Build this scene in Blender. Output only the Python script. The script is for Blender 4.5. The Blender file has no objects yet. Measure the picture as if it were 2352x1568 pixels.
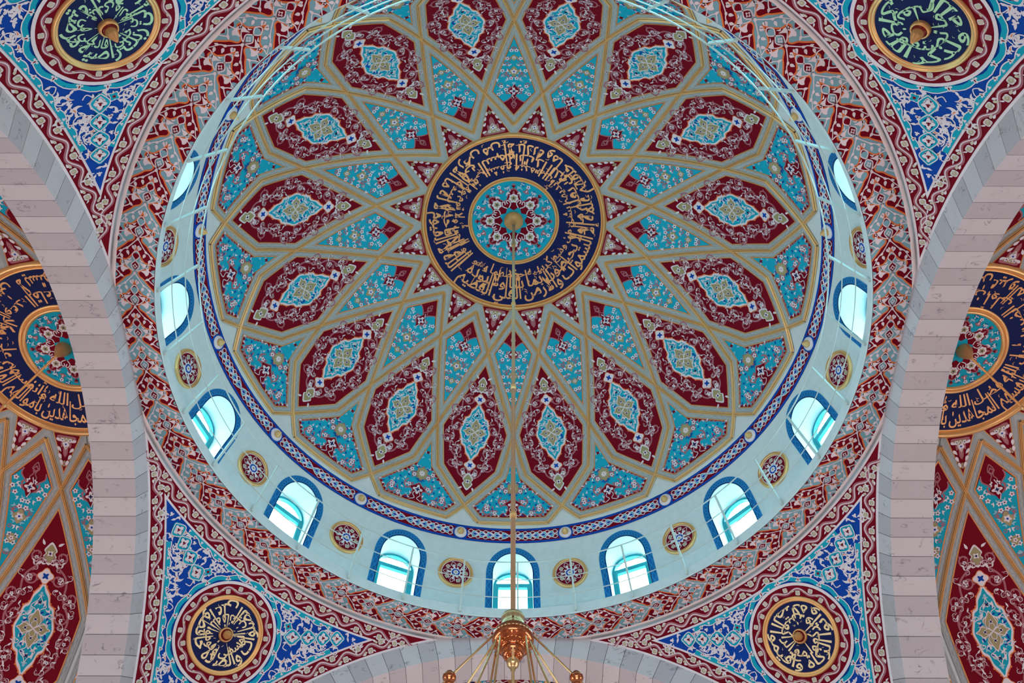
import bpy, math, random
import numpy as np
from mathutils import Vector, Matrix
from mathutils.geometry import tessellate_polygon, delaunay_2d_cdt

random.seed(7)
scene = bpy.context.scene
col = scene.collection
PI = math.pi
rad = math.radians

# ------------------------------------------------------------------ camera, sky, exposure
def make_camera():
    f, pit, roll, yaw = 1988.8, rad(63.75), 0.00217, -0.00125
    F = Vector((0, math.cos(pit), math.sin(pit))); U = Vector((0, -math.sin(pit), math.cos(pit))); R = Vector((1, 0, 0))
    F, R = (math.cos(yaw)*F + math.sin(yaw)*R), (math.cos(yaw)*R - math.sin(yaw)*F)
    R, U = (math.cos(roll)*R + math.sin(roll)*U), (math.cos(roll)*U - math.sin(roll)*R)
    cd = bpy.data.cameras.new('camera'); cam = bpy.data.objects.new('camera', cd); col.objects.link(cam)
    cd.sensor_width = 36; cd.lens = f/2352*36; cd.clip_end = 300
    M = Matrix((R, U, -F)).transposed().to_4x4(); M.translation = Vector((-0.0074, -8.864, 0))
    cam.matrix_world = M
    scene.camera = cam
make_camera()

w = bpy.data.worlds.new('sky'); scene.world = w; w.use_nodes = True
bg = w.node_tree.nodes['Background']; bg.inputs[0].default_value = (0.42, 0.92, 1.0, 1); bg.inputs[1].default_value = 22.0
scene.view_settings.view_transform = 'Standard'; scene.view_settings.look = 'None'
scene.view_settings.exposure = 0.17; scene.view_settings.gamma = 1.0
scene.view_settings.use_curve_mapping = False
scene.cycles.use_denoising = True
scene.cycles.max_bounces = 8; scene.cycles.diffuse_bounces = 4; scene.cycles.transparent_max_bounces = 16
scene.cycles.sample_clamp_indirect = 6

def area(name, loc, target, sx, sy, power, color, portal=False):
    l = bpy.data.lights.new(name, 'AREA'); l.shape = 'RECTANGLE'; l.size = sx; l.size_y = sy; l.energy = power; l.color = color
    o = bpy.data.objects.new(name, l); col.objects.link(o); o.location = loc
    o.rotation_euler = (Vector(target)-Vector(loc)).to_track_quat('-Z', 'Y').to_euler()
    if portal: l.cycles.is_portal = True
    return o
# added unseen fill lamps along the hall walls, warm light from below the frame
HALL = 20.8
for k in range(4):
    a = k*PI/2
    d = Vector((math.sin(a), math.cos(a), 0))
    area('hall_fill_light', d*(HALL-0.3)+Vector((0, 0, 3.6)), d*2+Vector((0, 0, 6.5)), 15, 7.5, 1250, (1.0, 0.955, 0.96))

# ------------------------------------------------------------------ materials
def lin(c):
    c = c/255.0
    return c/12.92 if c <= 0.04045 else ((c+0.055)/1.055)**2.4
MAT = {}
def mat(name, rgb, rough=0.55, metal=0.0, var=0.10, scale=6.0, bump=0.0, spec=0.3):
    m = bpy.data.materials.new(name); m.use_nodes = True
    nt = m.node_tree; b = nt.nodes['Principled BSDF']
    c = [lin(x) for x in rgb]
    tc = nt.nodes.new('ShaderNodeTexCoord'); n = nt.nodes.new('ShaderNodeTexNoise'); n.inputs['Scale'].default_value = scale
    n.inputs['Detail'].default_value = 3
    nt.links.new(tc.outputs['Object'], n.inputs['Vector'])
    mx = nt.nodes.new('ShaderNodeMix'); mx.data_type = 'RGBA'
    mx.inputs['A'].default_value = (*[x*(1-var) for x in c], 1); mx.inputs['B'].default_value = (*[min(1, x*(1+var)) for x in c], 1)
    nt.links.new(n.outputs['Fac'], mx.inputs['Factor']); nt.links.new(mx.outputs['Result'], b.inputs['Base Color'])
    b.inputs['Roughness'].default_value = rough; b.inputs['Metallic'].default_value = metal
    b.inputs['Specular IOR Level'].default_value = spec
    if bump:
        bp = nt.nodes.new('ShaderNodeBump'); bp.inputs['Strength'].default_value = bump; bp.inputs['Distance'].default_value = 0.01
        nt.links.new(n.outputs['Fac'], bp.inputs['Height']); nt.links.new(bp.outputs['Normal'], b.inputs['Normal'])
    MAT[name] = m
    return m
mat('burgundy', (116, 0, 26), rough=.75, spec=.12); mat('blue', (0, 66, 164), rough=.7, spec=.15); mat('navy', (2, 20, 80), rough=.6, spec=.2); mat('turquoise', (14, 164, 192), rough=.7, spec=.15)
mat('ring_blue', (122, 176, 192)); mat('white', (228, 220, 228)); mat('mauve', (166, 98, 110)); mat('olive', (160, 148, 106))
mat('orange', (228, 118, 58)); mat('grey', (170, 176, 178)); mat('grey_dark', (144, 149, 154)); mat('pale_blue', (150, 196, 214))
mat('cream', (200, 190, 172)); mat('moulding', (238, 228, 230)); mat('plaster', (206, 216, 220), rough=0.7, bump=0.05)
mat('dark', (40, 30, 34)); mat('gold_paint', (206, 136, 72), rough=0.4, metal=0.2); mat('rib_gold', (240, 192, 130), rough=0.32, metal=0.28); mat('rod_metal', (158, 138, 112), rough=0.5, metal=0.6); mat('rib_groove', (120, 78, 44), rough=0.5, metal=0.4)
mat('gold', (234, 180, 118), rough=0.3, metal=0.5, var=0.05); mat('copper', (204, 124, 84), rough=0.13, metal=1.0, var=0.05); mat('brass', (214, 188, 140), rough=0.25, metal=0.9)
mat('bronze', (204, 142, 86), rough=0.34, metal=0.75, var=0.08)
mat('letter_gold', (236, 172, 112), rough=0.35, metal=0.25); mat('letter_cream', (246, 220, 168), rough=0.4, metal=0.2)
mat('letter_green', (176, 220, 176), rough=0.4, metal=0.1)  # green light reflected on the back roundels' lettering, put into its colour
mat('window_blue', (0, 92, 156)); mat('window_blue_light', (30, 130, 188)); mat('teal_frame', (0, 128, 140), rough=0.4)
mat('red_lacquer', (120, 20, 24), rough=0.25); mat('railing_paint', (196, 208, 206), rough=0.35)
mat('mortar', (96, 88, 92)); mat('carpet', (190, 158, 150), rough=0.9); mat('hall_wall', (226, 216, 212), rough=0.8)

def marble(name, rgb):
    m = mat(name, rgb, rough=0.42, var=0.05, scale=1.5)
    nt = m.node_tree; b = nt.nodes['Principled BSDF']
    geo = nt.nodes.new('ShaderNodeNewGeometry'); mp = nt.nodes.new('ShaderNodeMapping')
    mp.inputs['Rotation'].default_value = (0.5, 0.3, 0.7); mp.inputs['Scale'].default_value = (1.0, 2.0, 1.6)
    nt.links.new(geo.outputs['Position'], mp.inputs['Vector'])
    n1 = nt.nodes.new('ShaderNodeTexNoise'); n1.inputs['Scale'].default_value = 2.2; n1.inputs['Detail'].default_value = 4; n1.inputs['Distortion'].default_value = 1.2
    nt.links.new(mp.outputs['Vector'], n1.inputs['Vector'])
    # thin veins where one noise crosses its middle, kept only where another noise is high
    s = nt.nodes.new('ShaderNodeMath'); s.operation = 'SUBTRACT'; s.inputs[1].default_value = 0.5; nt.links.new(n1.outputs['Fac'], s.inputs[0])
    ab = nt.nodes.new('ShaderNodeMath'); ab.operation = 'ABSOLUTE'; nt.links.new(s.outputs[0], ab.inputs[0])
    r1 = nt.nodes.new('ShaderNodeMapRange'); r1.inputs['From Min'].default_value = 0.0; r1.inputs['From Max'].default_value = 0.03
    r1.inputs['To Min'].default_value = 1; r1.inputs['To Max'].default_value = 0; nt.links.new(ab.outputs[0], r1.inputs['Value'])
    n2 = nt.nodes.new('ShaderNodeTexNoise'); n2.inputs['Scale'].default_value = 3.6; nt.links.new(geo.outputs['Position'], n2.inputs['Vector'])
    r2 = nt.nodes.new('ShaderNodeMapRange'); r2.inputs['From Min'].default_value = 0.54; r2.inputs['From Max'].default_value = 0.68; nt.links.new(n2.outputs['Fac'], r2.inputs['Value'])
    mu = nt.nodes.new('ShaderNodeMath'); mu.operation = 'MULTIPLY'; nt.links.new(r1.outputs[0], mu.inputs[0]); nt.links.new(r2.outputs[0], mu.inputs[1])
    mu2 = nt.nodes.new('ShaderNodeMath'); mu2.operation = 'MULTIPLY'; mu2.inputs[1].default_value = 0.75; nt.links.new(mu.outputs[0], mu2.inputs[0])
    mx = nt.nodes.new('ShaderNodeMix'); mx.data_type = 'RGBA'; mx.inputs['B'].default_value = (lin(92), lin(84), lin(96), 1)
    old = b.inputs['Base Color'].links[0].from_socket
    nt.links.new(old, mx.inputs['A']); nt.links.new(mu2.outputs[0], mx.inputs['Factor']); nt.links.new(mx.outputs['Result'], b.inputs['Base Color'])
marble('marble_light', (203, 199, 205)); marble('marble_dark', (187, 182, 189))

def glass():
    m = bpy.data.materials.new('window_glass'); m.use_nodes = True; nt = m.node_tree
    nt.nodes.remove(nt.nodes['Principled BSDF']); out = nt.nodes['Material Output']
    t = nt.nodes.new('ShaderNodeBsdfTransparent'); t.inputs[0].default_value = (0.86, 0.97, 0.98, 1)
    g = nt.nodes.new('ShaderNodeBsdfGlossy'); g.inputs['Roughness'].default_value = 0.05
    mx = nt.nodes.new('ShaderNodeMixShader'); mx.inputs[0].default_value = 0.06
    nt.links.new(t.outputs[0], mx.inputs[1]); nt.links.new(g.outputs[0], mx.inputs[2])
    nt.links.new(mx.outputs[0], out.inputs['Surface']); MAT['glass'] = m
glass()
def bulb():
    m = bpy.data.materials.new('bulb_glow'); m.use_nodes = True
    b = m.node_tree.nodes['Principled BSDF']; b.inputs['Emission Color'].default_value = (1, 0.8, 0.6, 1); b.inputs['Emission Strength'].default_value = 8
    MAT['bulb'] = m
bulb()

# ------------------------------------------------------------------ object helpers
def link(name, data, parent=None, loc=None, rz=None):
    o = bpy.data.objects.new(name, data); col.objects.link(o)
    if parent is not None: o.parent = parent
    if loc is not None: o.location = loc
    if rz is not None: o.rotation_euler = (0, 0, rz)
    return o
def tag(o, label=None, cat=None, group=None, kind=None):
    if label: o['label'] = label
    if cat: o['category'] = cat
    if group: o['group'] = group
    if kind: o['kind'] = kind
    return o
def struct(o, label): return tag(o, label, None, None, 'structure')

class MB:
    """collects solids into ONE mesh"""
    def __init__(s): s.v = []; s.f = []; s.m = []; s.mats = []
    def slot(s, m):
        if m not in s.mats: s.mats.append(m)
        return s.mats.index(m)
    def add(s, v, f, m):
        o = len(s.v); k = s.slot(m)
        s.v.extend([tuple(map(float, p)) for p in v]); s.f.extend([tuple(i+o for i in q) for q in f]); s.m.extend([k]*len(f))
    def lathe(s, prof, m, n=48, M=None, a0=0.0, a1=2*PI):
        full = abs(a1-a0-2*PI) < 1e-6
        c = n if full else n+1; k = len(prof); v = []; f = []
        for i in range(c):
            a = a0+(a1-a0)*i/n
            for r, z in prof:
                p = Vector((r*math.sin(a), r*math.cos(a), z)); v.append(M @ p if M else p)
        for i in range(n):
            j = (i+1) % c
            for t in range(k-1): f.append((i*k+t, j*k+t, j*k+t+1, i*k+t+1))
        s.add(v, f, m)
    def tube(s, pts, r, m, n=8, closed=False, cap=True):
        pts = [Vector(p) for p in pts]; v = []; f = []; N = len(pts)
        rr = r if isinstance(r, (list, tuple)) else [r]*N
        for i, p in enumerate(pts):
            d = (pts[(i+1) % N]-pts[i-1]) if closed else (pts[min(i+1, N-1)]-pts[max(i-1, 0)])
            d.normalize(); a = d.cross(Vector((0, 0, 1)))
            if a.length < 1e-3: a = d.cross(Vector((1, 0, 0)))
            a.normalize(); b = d.cross(a)
            for k in range(n):
                t = 2*PI*k/n; v.append(p+(a*math.cos(t)+b*math.sin(t))*rr[i])
        for i in range(N if closed else N-1):
            j = (i+1) % N
            for k in range(n): f.append((i*n+k, i*n+(k+1) % n, j*n+(k+1) % n, j*n+k))
        if cap and not closed: f.append(tuple(range(n))); f.append(tuple(range((N-1)*n, N*n)))
        s.add(v, f, m)
    def hexa(s, c, m):
        s.add(c, [(0, 1, 2, 3), (7, 6, 5, 4), (0, 4, 5, 1), (1, 5, 6, 2), (2, 6, 7, 3), (3, 7, 4, 0)], m)
    def mesh(s, name, smooth=False):
        me = bpy.data.meshes.new(name); me.from_pydata(s.v, [], s.f)
        for m in s.mats: me.materials.append(MAT[m])
        me.polygons.foreach_set('material_index', s.m)
        me.polygons.foreach_set('use_smooth', [smooth]*len(s.f)); me.update()
        return me
    def build(s, name, parent=None, loc=None, rz=None, smooth=False): return link(name, s.mesh(name, smooth), parent, loc, rz)

# ------------------------------------------------------------------ painted ornament: 2-D drawing laid on real surfaces
C = complex
def cr(pts, n=6, closed=False):
    p = np.array(pts, complex); N = len(p); out = []
    rng = range(N if closed else N-1)
    for i in rng:
        if closed: a, b, c, d = p[(i-1) % N], p[i], p[(i+1) % N], p[(i+2) % N]
        else: a, b, c, d = p[max(i-1, 0)], p[i], p[i+1], p[min(i+2, N-1)]
        for k in range(n):
            t = k/n
            out.append(0.5*((2*b)+(c-a)*t+(2*a-5*b+4*c-d)*t*t+(3*b-a-3*c+d)*t**3))
    if not closed: out.append(p[-1])
    return np.array(out)
def inside(poly, q):
    x, y = poly.real, poly.imag; q = np.atleast_1d(q); c = np.zeros(len(q), bool); j = len(poly)-1
    for i in range(len(poly)):
        cond = ((y[i] > q.imag) != (y[j] > q.imag))
        with np.errstate(divide='ignore', invalid='ignore'):
            xi = (x[j]-x[i])*(q.imag-y[i])/(y[j]-y[i])+x[i]
        c ^= cond & (q.real < xi); j = i
    return c
def resample(p, step):
    out = []
    for a, b in zip(p[:-1], p[1:]):
        n = max(1, int(math.ceil(abs(b-a)/step)))
        out += [a+(b-a)*k/n for k in range(n)]
    out.append(p[-1]); return np.array(out)
def inset(poly, d):
    """offset a closed polygon inwards"""
    p = np.array(poly, complex); N = len(p)
    ar = sum((p[i].real*p[(i+1) % N].imag-p[(i+1) % N].real*p[i].imag) for i in range(N))
    sg = 1 if ar > 0 else -1; out = []
    for i in range(N):
        a, b, c = p[i-1], p[i], p[(i+1) % N]
        d1 = (b-a)/abs(b-a); d2 = (c-b)/abs(c-b); n1 = d1*1j*sg; n2 = d2*1j*sg
        m = n1+n2; m /= abs(m); k = max(0.25, (m*np.conj(n1)).real)
        out.append(b+m*d/k)
    return np.array(out)

class Draw:
    LH = 0.0035
    def __init__(s): s.P = []; s.T = [(C(0), C(1), False)]
    # transform stack
    def push(s, z=0, rot=0.0, sc=1.0, mir=False): s.T.append((C(z), sc*complex(math.cos(rot), math.sin(rot)), mir))
    def pop(s): s.T.pop()
    def tr(s, p):
        p = np.array(p, complex)
        for z, r, m in reversed(s.T): p = (np.conj(p) if m == 1 else (-np.conj(p) if m == 2 else p))*r+z
        return p
    def scl(s):
        k = 1
        for z, r, m in s.T: k *= abs(r)
        return k
    def fill(s, pts, m, layer, grid=None):
        p = s.tr(pts)
        if len(p) < 3: return
        if grid:
            b = resample(np.append(p, p[0]), grid)[:-1]
            x0, x1, y0, y1 = b.real.min(), b.real.max(), b.imag.min(), b.imag.max()
            gx, gy = np.meshgrid(np.arange(x0+grid/2, x1, grid), np.arange(y0+grid/2, y1, grid)); g = (gx+1j*gy).ravel()
            g = g[inside(b, g)]
            if len(g): g = g[np.min(np.abs(g[:, None]-b[None, :]), axis=1) > grid*0.35]
            q = np.concatenate([b, g])
            r = delaunay_2d_cdt([Vector((z.real, z.imag)) for z in q], [], [list(range(len(b)))], 1, 1e-6)
            s.P.append((m, layer, np.array([C(v.x, v.y) for v in r[0]]), [tuple(f) for f in r[2]]))
        elif len(p) <= 4:
            s.P.append((m, layer, p, [tuple(range(len(p)))]))
        else:
            t = tessellate_polygon([[Vector((z.real, z.imag, 0)) for z in p]])
            s.P.append((m, layer, p, [tuple(q) for q in t]))
    def stroke(s, pts, w, m, layer, taper=(1, 1), closed=False):
        p = s.tr(pts); w = w*s.scl()
        if closed: p = np.append(p, p[0])
        k = np.abs(np.diff(p)) > 1e-7; p = p[np.concatenate([[True], k])]
        n = len(p)
        if n < 2: return
        d = np.empty(n, complex)
        if closed: d[1:-1] = p[2:]-p[:-2]; d[0] = d[-1] = p[1]-p[-2]
        else: d[1:-1] = p[2:]-p[:-2]; d[0] = p[1]-p[0]; d[-1] = p[-1]-p[-2]
        ab = np.abs(d); ab[ab < 1e-9] = 1; d /= ab
        t = np.linspace(0, 1, n)
        hw = w/2*(taper[0]*(1-t)+taper[1]*t) if len(taper) == 2 else w/2*np.interp(t, np.linspace(0, 1, len(taper)), taper)
        v = np.concatenate([p+1j*d*hw, p-1j*d*hw])
        s.P.append((m, layer, v, [(i, i+1, n+i+1, n+i) for i in range(n-1)]))
    def strip(s, a, b, m, layer):
        a = s.tr(a); b = s.tr(b); n = len(a)
        s.P.append((m, layer, np.concatenate([a, b]), [(i, i+1, n+i+1, n+i) for i in range(n-1)]))
    def raw(s, v, f, m, layer): s.P.append((m, layer, s.tr(v), f))
    def mesh(s, name, mapper, base=0.0):
        vs = []; fs = []; mi = []; mats = []; o = 0
        for m, layer, p, f in s.P:
            if m not in mats: mats.append(m)
            k = mats.index(m)
            vs.append(mapper(p.real, p.imag, np.full(len(p), base+layer*s.LH)))
            fs.extend([tuple(i+o for i in q) for q in f]); mi.extend([k]*len(f)); o += len(p)
        me = bpy.data.meshes.new(name); me.from_pydata(np.concatenate(vs).tolist(), [], fs)
        for m in mats: me.materials.append(MAT[m])
        me.polygons.foreach_set('material_index', mi); me.update()
        return me

# motifs ------------------------------------------------------------
def leafpts(L, W, bend=0.0, n=7):
    t = np.linspace(0, 1, n); w = W*np.sin(PI*t**0.75)*(1-0.15*t); c = t*L+1j*bend*L*t*t
    return np.concatenate([c+1j*w, (c-1j*w)[-2:0:-1]])
def leaf(D, z, rot, L, W, m, layer, bend=0.25):
    D.push(z, rot); D.fill(leafpts(L, W, bend), m, layer); D.pop()
def lobes(n, r, k=0.22, rot=0.0, N=None):
    a = np.linspace(0, 2*PI, N or n*5, endpoint=False); return r*(1+k*np.cos(n*(a-rot)))*np.exp(1j*a)
def disc(D, z, r, m, layer, n=10): D.fill(z+r*np.exp(1j*np.linspace(0, 2*PI, n, endpoint=False)), m, layer)
def flower(D, z, r, layer, petal='white', heart='navy', n=5, rot=0.3):
    D.fill(z+lobes(n, r, 0.25, rot), petal, layer); disc(D, z, r*0.36, heart, layer+1, 6)
def star4(D, z, r, layer, m, k=0.34, rot=PI/4): D.fill(z+lobes(4, r*0.8, k, rot, 24), m, layer)
def trefoil(D, z, rot, s, layer, m, m2=None):
    D.push(z, rot, s)
    D.fill(cr([0, C(.25, .10), C(.20, .38), C(.45, .46), C(.52, .2), C(.75, .24), 1, C(.75, -.24), C(.52, -.2), C(.45, -.46), C(.20, -.38), C(.25, -.10)], 3, True), m, layer)
    if m2: D.fill(leafpts(.5, .10, 0)+.32, m2, layer+1)
    D.pop()
def wing(D, z, rot, s, hand, layer, m, m2=None):
    """split arabesque leaf with a curled tip"""
    D.push(z, rot, s, 1 if hand < 0 else False)
    D.fill(cr([0, C(.22, .02), C(.48, .14), C(.62, .36), C(.52, .58), C(.78, .52), C(.90, .30), C(1.15, .22), C(.95, .06), C(.62, -.14), C(.3, -.14)], 3, True), m, layer)
    if m2: D.fill(cr([C(.32, -.06), C(.6, .06), C(.74, .3), C(.82, .2), C(.7, .0)], 3, True), m2, layer+1)
    D.pop()
def spiral(D, z, rot, s, hand, w, m, layer, turns=1.15, leaf_m=None, leaf_l=0.45, k=4, end=None):
    t = np.linspace(0, 1, 18); a = rot-hand*PI/2
    c = z+s*np.exp(1j*(a+PI)); r = s*(1-0.72*t)
    p = c+r*np.exp(1j*(a+hand*2*PI*turns*t))
    D.stroke(p, w, m, layer, (1, 1, .6))
    for j in range(k):
        q = int((j+0.6)/k*15)+1; d = p[min(q+1, 17)]-p[q]; sd = 1 if j % 2 else -1
        leaf(D, p[q], math.atan2(d.imag, d.real)-sd*hand*0.9, s*leaf_l, s*leaf_l*.26, leaf_m or m, layer+1, -sd*hand*0.25)
    if end == 'flower': flower(D, p[-1], s*0.24, layer+2)
    elif end: disc(D, p[-1], s*0.18, end, layer+2, 7)
    return p
def fits(poly, z, rot, s, hand):
    c = z+s*np.exp(1j*(rot-hand*PI/2+PI)); b = resample(np.append(poly, poly[0]), .05)
    return inside(poly, np.array([c]))[0] and np.abs(b-c).min() > s*1.12
def vine(D, path, n, s, w, m, layer, leaf_m=None, end='flower', first=1, skip=0):
    p = resample(cr(path, 8), 0.04); L = np.concatenate([[0], np.cumsum(np.abs(np.diff(p)))])
    wob = np.array([p[i] for i in range(len(p))]); dd = np.gradient(p); dd /= np.abs(dd)
    wob = p+1j*dd*np.sin(L/L[-1]*n*PI)*s*0.35*first
    D.stroke(wob, w*1.2, m, layer)
    for i in range(skip, n):
        q = int((i+0.5)/n*(len(p)-1)); h = first*(1 if i % 2 else -1)
        spiral(D, wob[q], math.atan2(dd[q].imag, dd[q].real), s, h, w, m, layer+1, 1.2, leaf_m, end=end)
def poisson(poly, d, tries=4000, seed=1, half=False):
    rn = random.Random(seed); x0, x1, y0, y1 = poly.real.min(), poly.real.max(), poly.imag.min(), poly.imag.max(); pts = []
    if half: x0 = d*0.5
    cand = np.array([C(rn.uniform(x0, x1), rn.uniform(y0, y1)) for _ in range(tries)]); ok = inside(poly, cand)
    for z in cand[ok]:
        if all(abs(z-q) > d for q in pts): pts.append(z)
    return pts

# sphere frame: gnomonic tangent plane at polar angle th on azimuth 0 of a sphere (centre = local origin)
def sphere_map(R, th):
    n = np.array([0, math.sin(th), math.cos(th)]); e1 = np.array([1., 0, 0]); e2 = np.array([0, math.cos(th), -math.sin(th)])
    def f(u, v, h):
        d = n[None, :]+(u[:, None]*e1+v[:, None]*e2)/R; d /= np.linalg.norm(d, axis=1)[:, None]
        return d*(R-h)[:, None]
    def inv(az, t):
        d = np.array([math.sin(t)*math.sin(az), math.sin(t)*math.cos(az), math.cos(t)]); k = d@n
        return C(R*(d@e1)/k, R*(d@e2)/k)
    return f, inv

# ------------------------------------------------------------------ Arabic lettering (joined forms of the built-in font)
AR = {}
def _ar():
    dual = 'بتثجحخسشصضطظعغفقكلمنهي'
    base = {'ب': 0xFE8F, 'ت': 0xFE95, 'ث': 0xFE99, 'ج': 0xFE9D, 'ح': 0xFEA1, 'خ': 0xFEA5, 'س': 0xFEB1, 'ش': 0xFEB5, 'ص': 0xFEB9, 'ض': 0xFEBD,
            'ط': 0xFEC1, 'ظ': 0xFEC5, 'ع': 0xFEC9, 'غ': 0xFECD, 'ف': 0xFED1, 'ق': 0xFED5, 'ك': 0xFED9, 'ل': 0xFEDD, 'م': 0xFEE1, 'ن': 0xFEE5,
            'ه': 0xFEE9, 'ي': 0xFEF1, 'ئ': 0xFE89}
    for k, b in base.items(): AR[k] = (b, b+1, b+2, b+3)
    for k, b in {'ا': 0xFE8D, 'أ': 0xFE83, 'إ': 0xFE87, 'آ': 0xFE81, 'د': 0xFEA9, 'ذ': 0xFEAB, 'ر': 0xFEAD, 'ز': 0xFEAF, 'و': 0xFEED, 'ؤ': 0xFE85, 'ة': 0xFE93, 'ى': 0xFEEF}.items():
        AR[k] = (b, b+1, None, None)
_ar()
LA = {'ا': 0xFEFB, 'أ': 0xFEF7, 'إ': 0xFEF9, 'آ': 0xFEF5}
def shape(text):
    out = []
    for wd in text.split():
        g = []; i = 0; prev = False
        while i < len(wd):
            ch = wd[i]
            if ch not in AR: i += 1; continue
            if ch == 'ل' and i+1 < len(wd) and wd[i+1] in LA:
                g.append(chr(LA[wd[i+1]]+(1 if prev else 0))); prev = False; i += 2; continue
            f = AR[ch]; nxt = i+1 < len(wd) and wd[i+1] in AR and f[2] is not None
            g.append(chr(f[3] if prev and nxt else f[2] if nxt else f[1] if prev else f[0])); prev = nxt; i += 1
        out.append(''.join(reversed(g)))
    return ' '.join(reversed(out))
_tc = bpy.data.curves.new('lettering', 'FONT'); _to = bpy.data.objects.new('lettering', _tc); col.objects.link(_to)
_tc.resolution_u = 2; _tc.space_word = 0.55; _tc.offset = 0.016
def glyphs(text, stretch=1.0, knee=0.3):
    _tc.body = shape(text); bpy.context.view_layer.update()
    me = bpy.data.meshes.new_from_object(_to.evaluated_get(bpy.context.evaluated_depsgraph_get()))
    v = np.array([x.co[:2] for x in me.vertices]); f = [tuple(p.vertices) for p in me.polygons]; bpy.data.meshes.remove(me)
    x, y = v[:, 0]-v[:, 0].min(), v[:, 1].copy(); y = np.where(y > knee, knee+(y-knee)*stretch, y)
    return x, y, f
def ring_text(D, text, rb, size, m, layer, a0=0.0, arc=2*PI, stretch=1.6, hmax=None, fit=True):
    """text on a circle, feet outwards and tops to the centre, read clockwise as seen from below"""
    x, y, f = glyphs(text, stretch); W = x.max(); ym = y.max()
    s = size if hmax is None else hmax/ym
    a = a0+(x/W)*arc; r = rb-(y-y.min()*0.4)*s
    D.raw(r*np.sin(a)+1j*r*np.cos(a), f, m, layer)
def ring_ticks(D, r0, r1, n, m, layer, seed, L):
    rn = random.Random(seed)
    for k in range(n):
        a = rn.uniform(0, 2*PI); r = rn.uniform(r0, r1); z = r*C(math.sin(a), math.cos(a)); b = rn.choice([a, a+1.2, a-0.8])
        D.stroke([z, z+L*np.exp(1j*b)*0.6, z+L*np.exp(1j*(b+.5))], L*0.22, m, layer, (1, .5))

# ------------------------------------------------------------------ the prayer hall shell (below and around the frame)
FLOOR = -1.6
mb = MB(); mb.hexa([(-HALL, -HALL, FLOOR-.2), (HALL, -HALL, FLOOR-.2), (HALL, HALL, FLOOR-.2), (-HALL, HALL, FLOOR-.2), (-HALL, -HALL, FLOOR), (HALL, -HALL, FLOOR), (HALL, HALL, FLOOR), (-HALL, HALL, FLOOR)], 'carpet')
struct(mb.build('floor'), 'rose coloured carpet floor of the prayer hall')
for k, nm in enumerate(('front', 'right', 'back', 'left')):
    a = k*PI/2; M = Matrix.Rotation(-a, 4, 'Z'); H = HALL
    mb = MB(); mb.hexa([M @ Vector(p) for p in [(-H, H, FLOOR), (H, H, FLOOR), (H, H+.3, FLOOR), (-H, H+.3, FLOOR), (-H, H, 18.3), (H, H, 18.3), (H, H+.3, 18.3), (-H, H+.3, 18.3)]], 'hall_wall')
    struct(mb.build('wall_'+nm), 'pale plastered hall wall on the %s side below the vaults' % nm)
mb = MB()   # roof slab with a round hole for the drum
n = 96; v = []; f = []
for i in range(n):
    a = 2*PI*i/n; s, c = math.sin(a), math.cos(a); k = HALL/max(abs(s), abs(c)); v += [(9.6*s, 9.6*c, 18.25), (k*s, k*c, 18.25)]
    j = (i+1) % n; f.append((2*i, 2*j, 2*j+1, 2*i+1))
mb.add(v, f, 'hall_wall'); struct(mb.build('ceiling_slab'), 'plain roof slab around the central drum')

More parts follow.
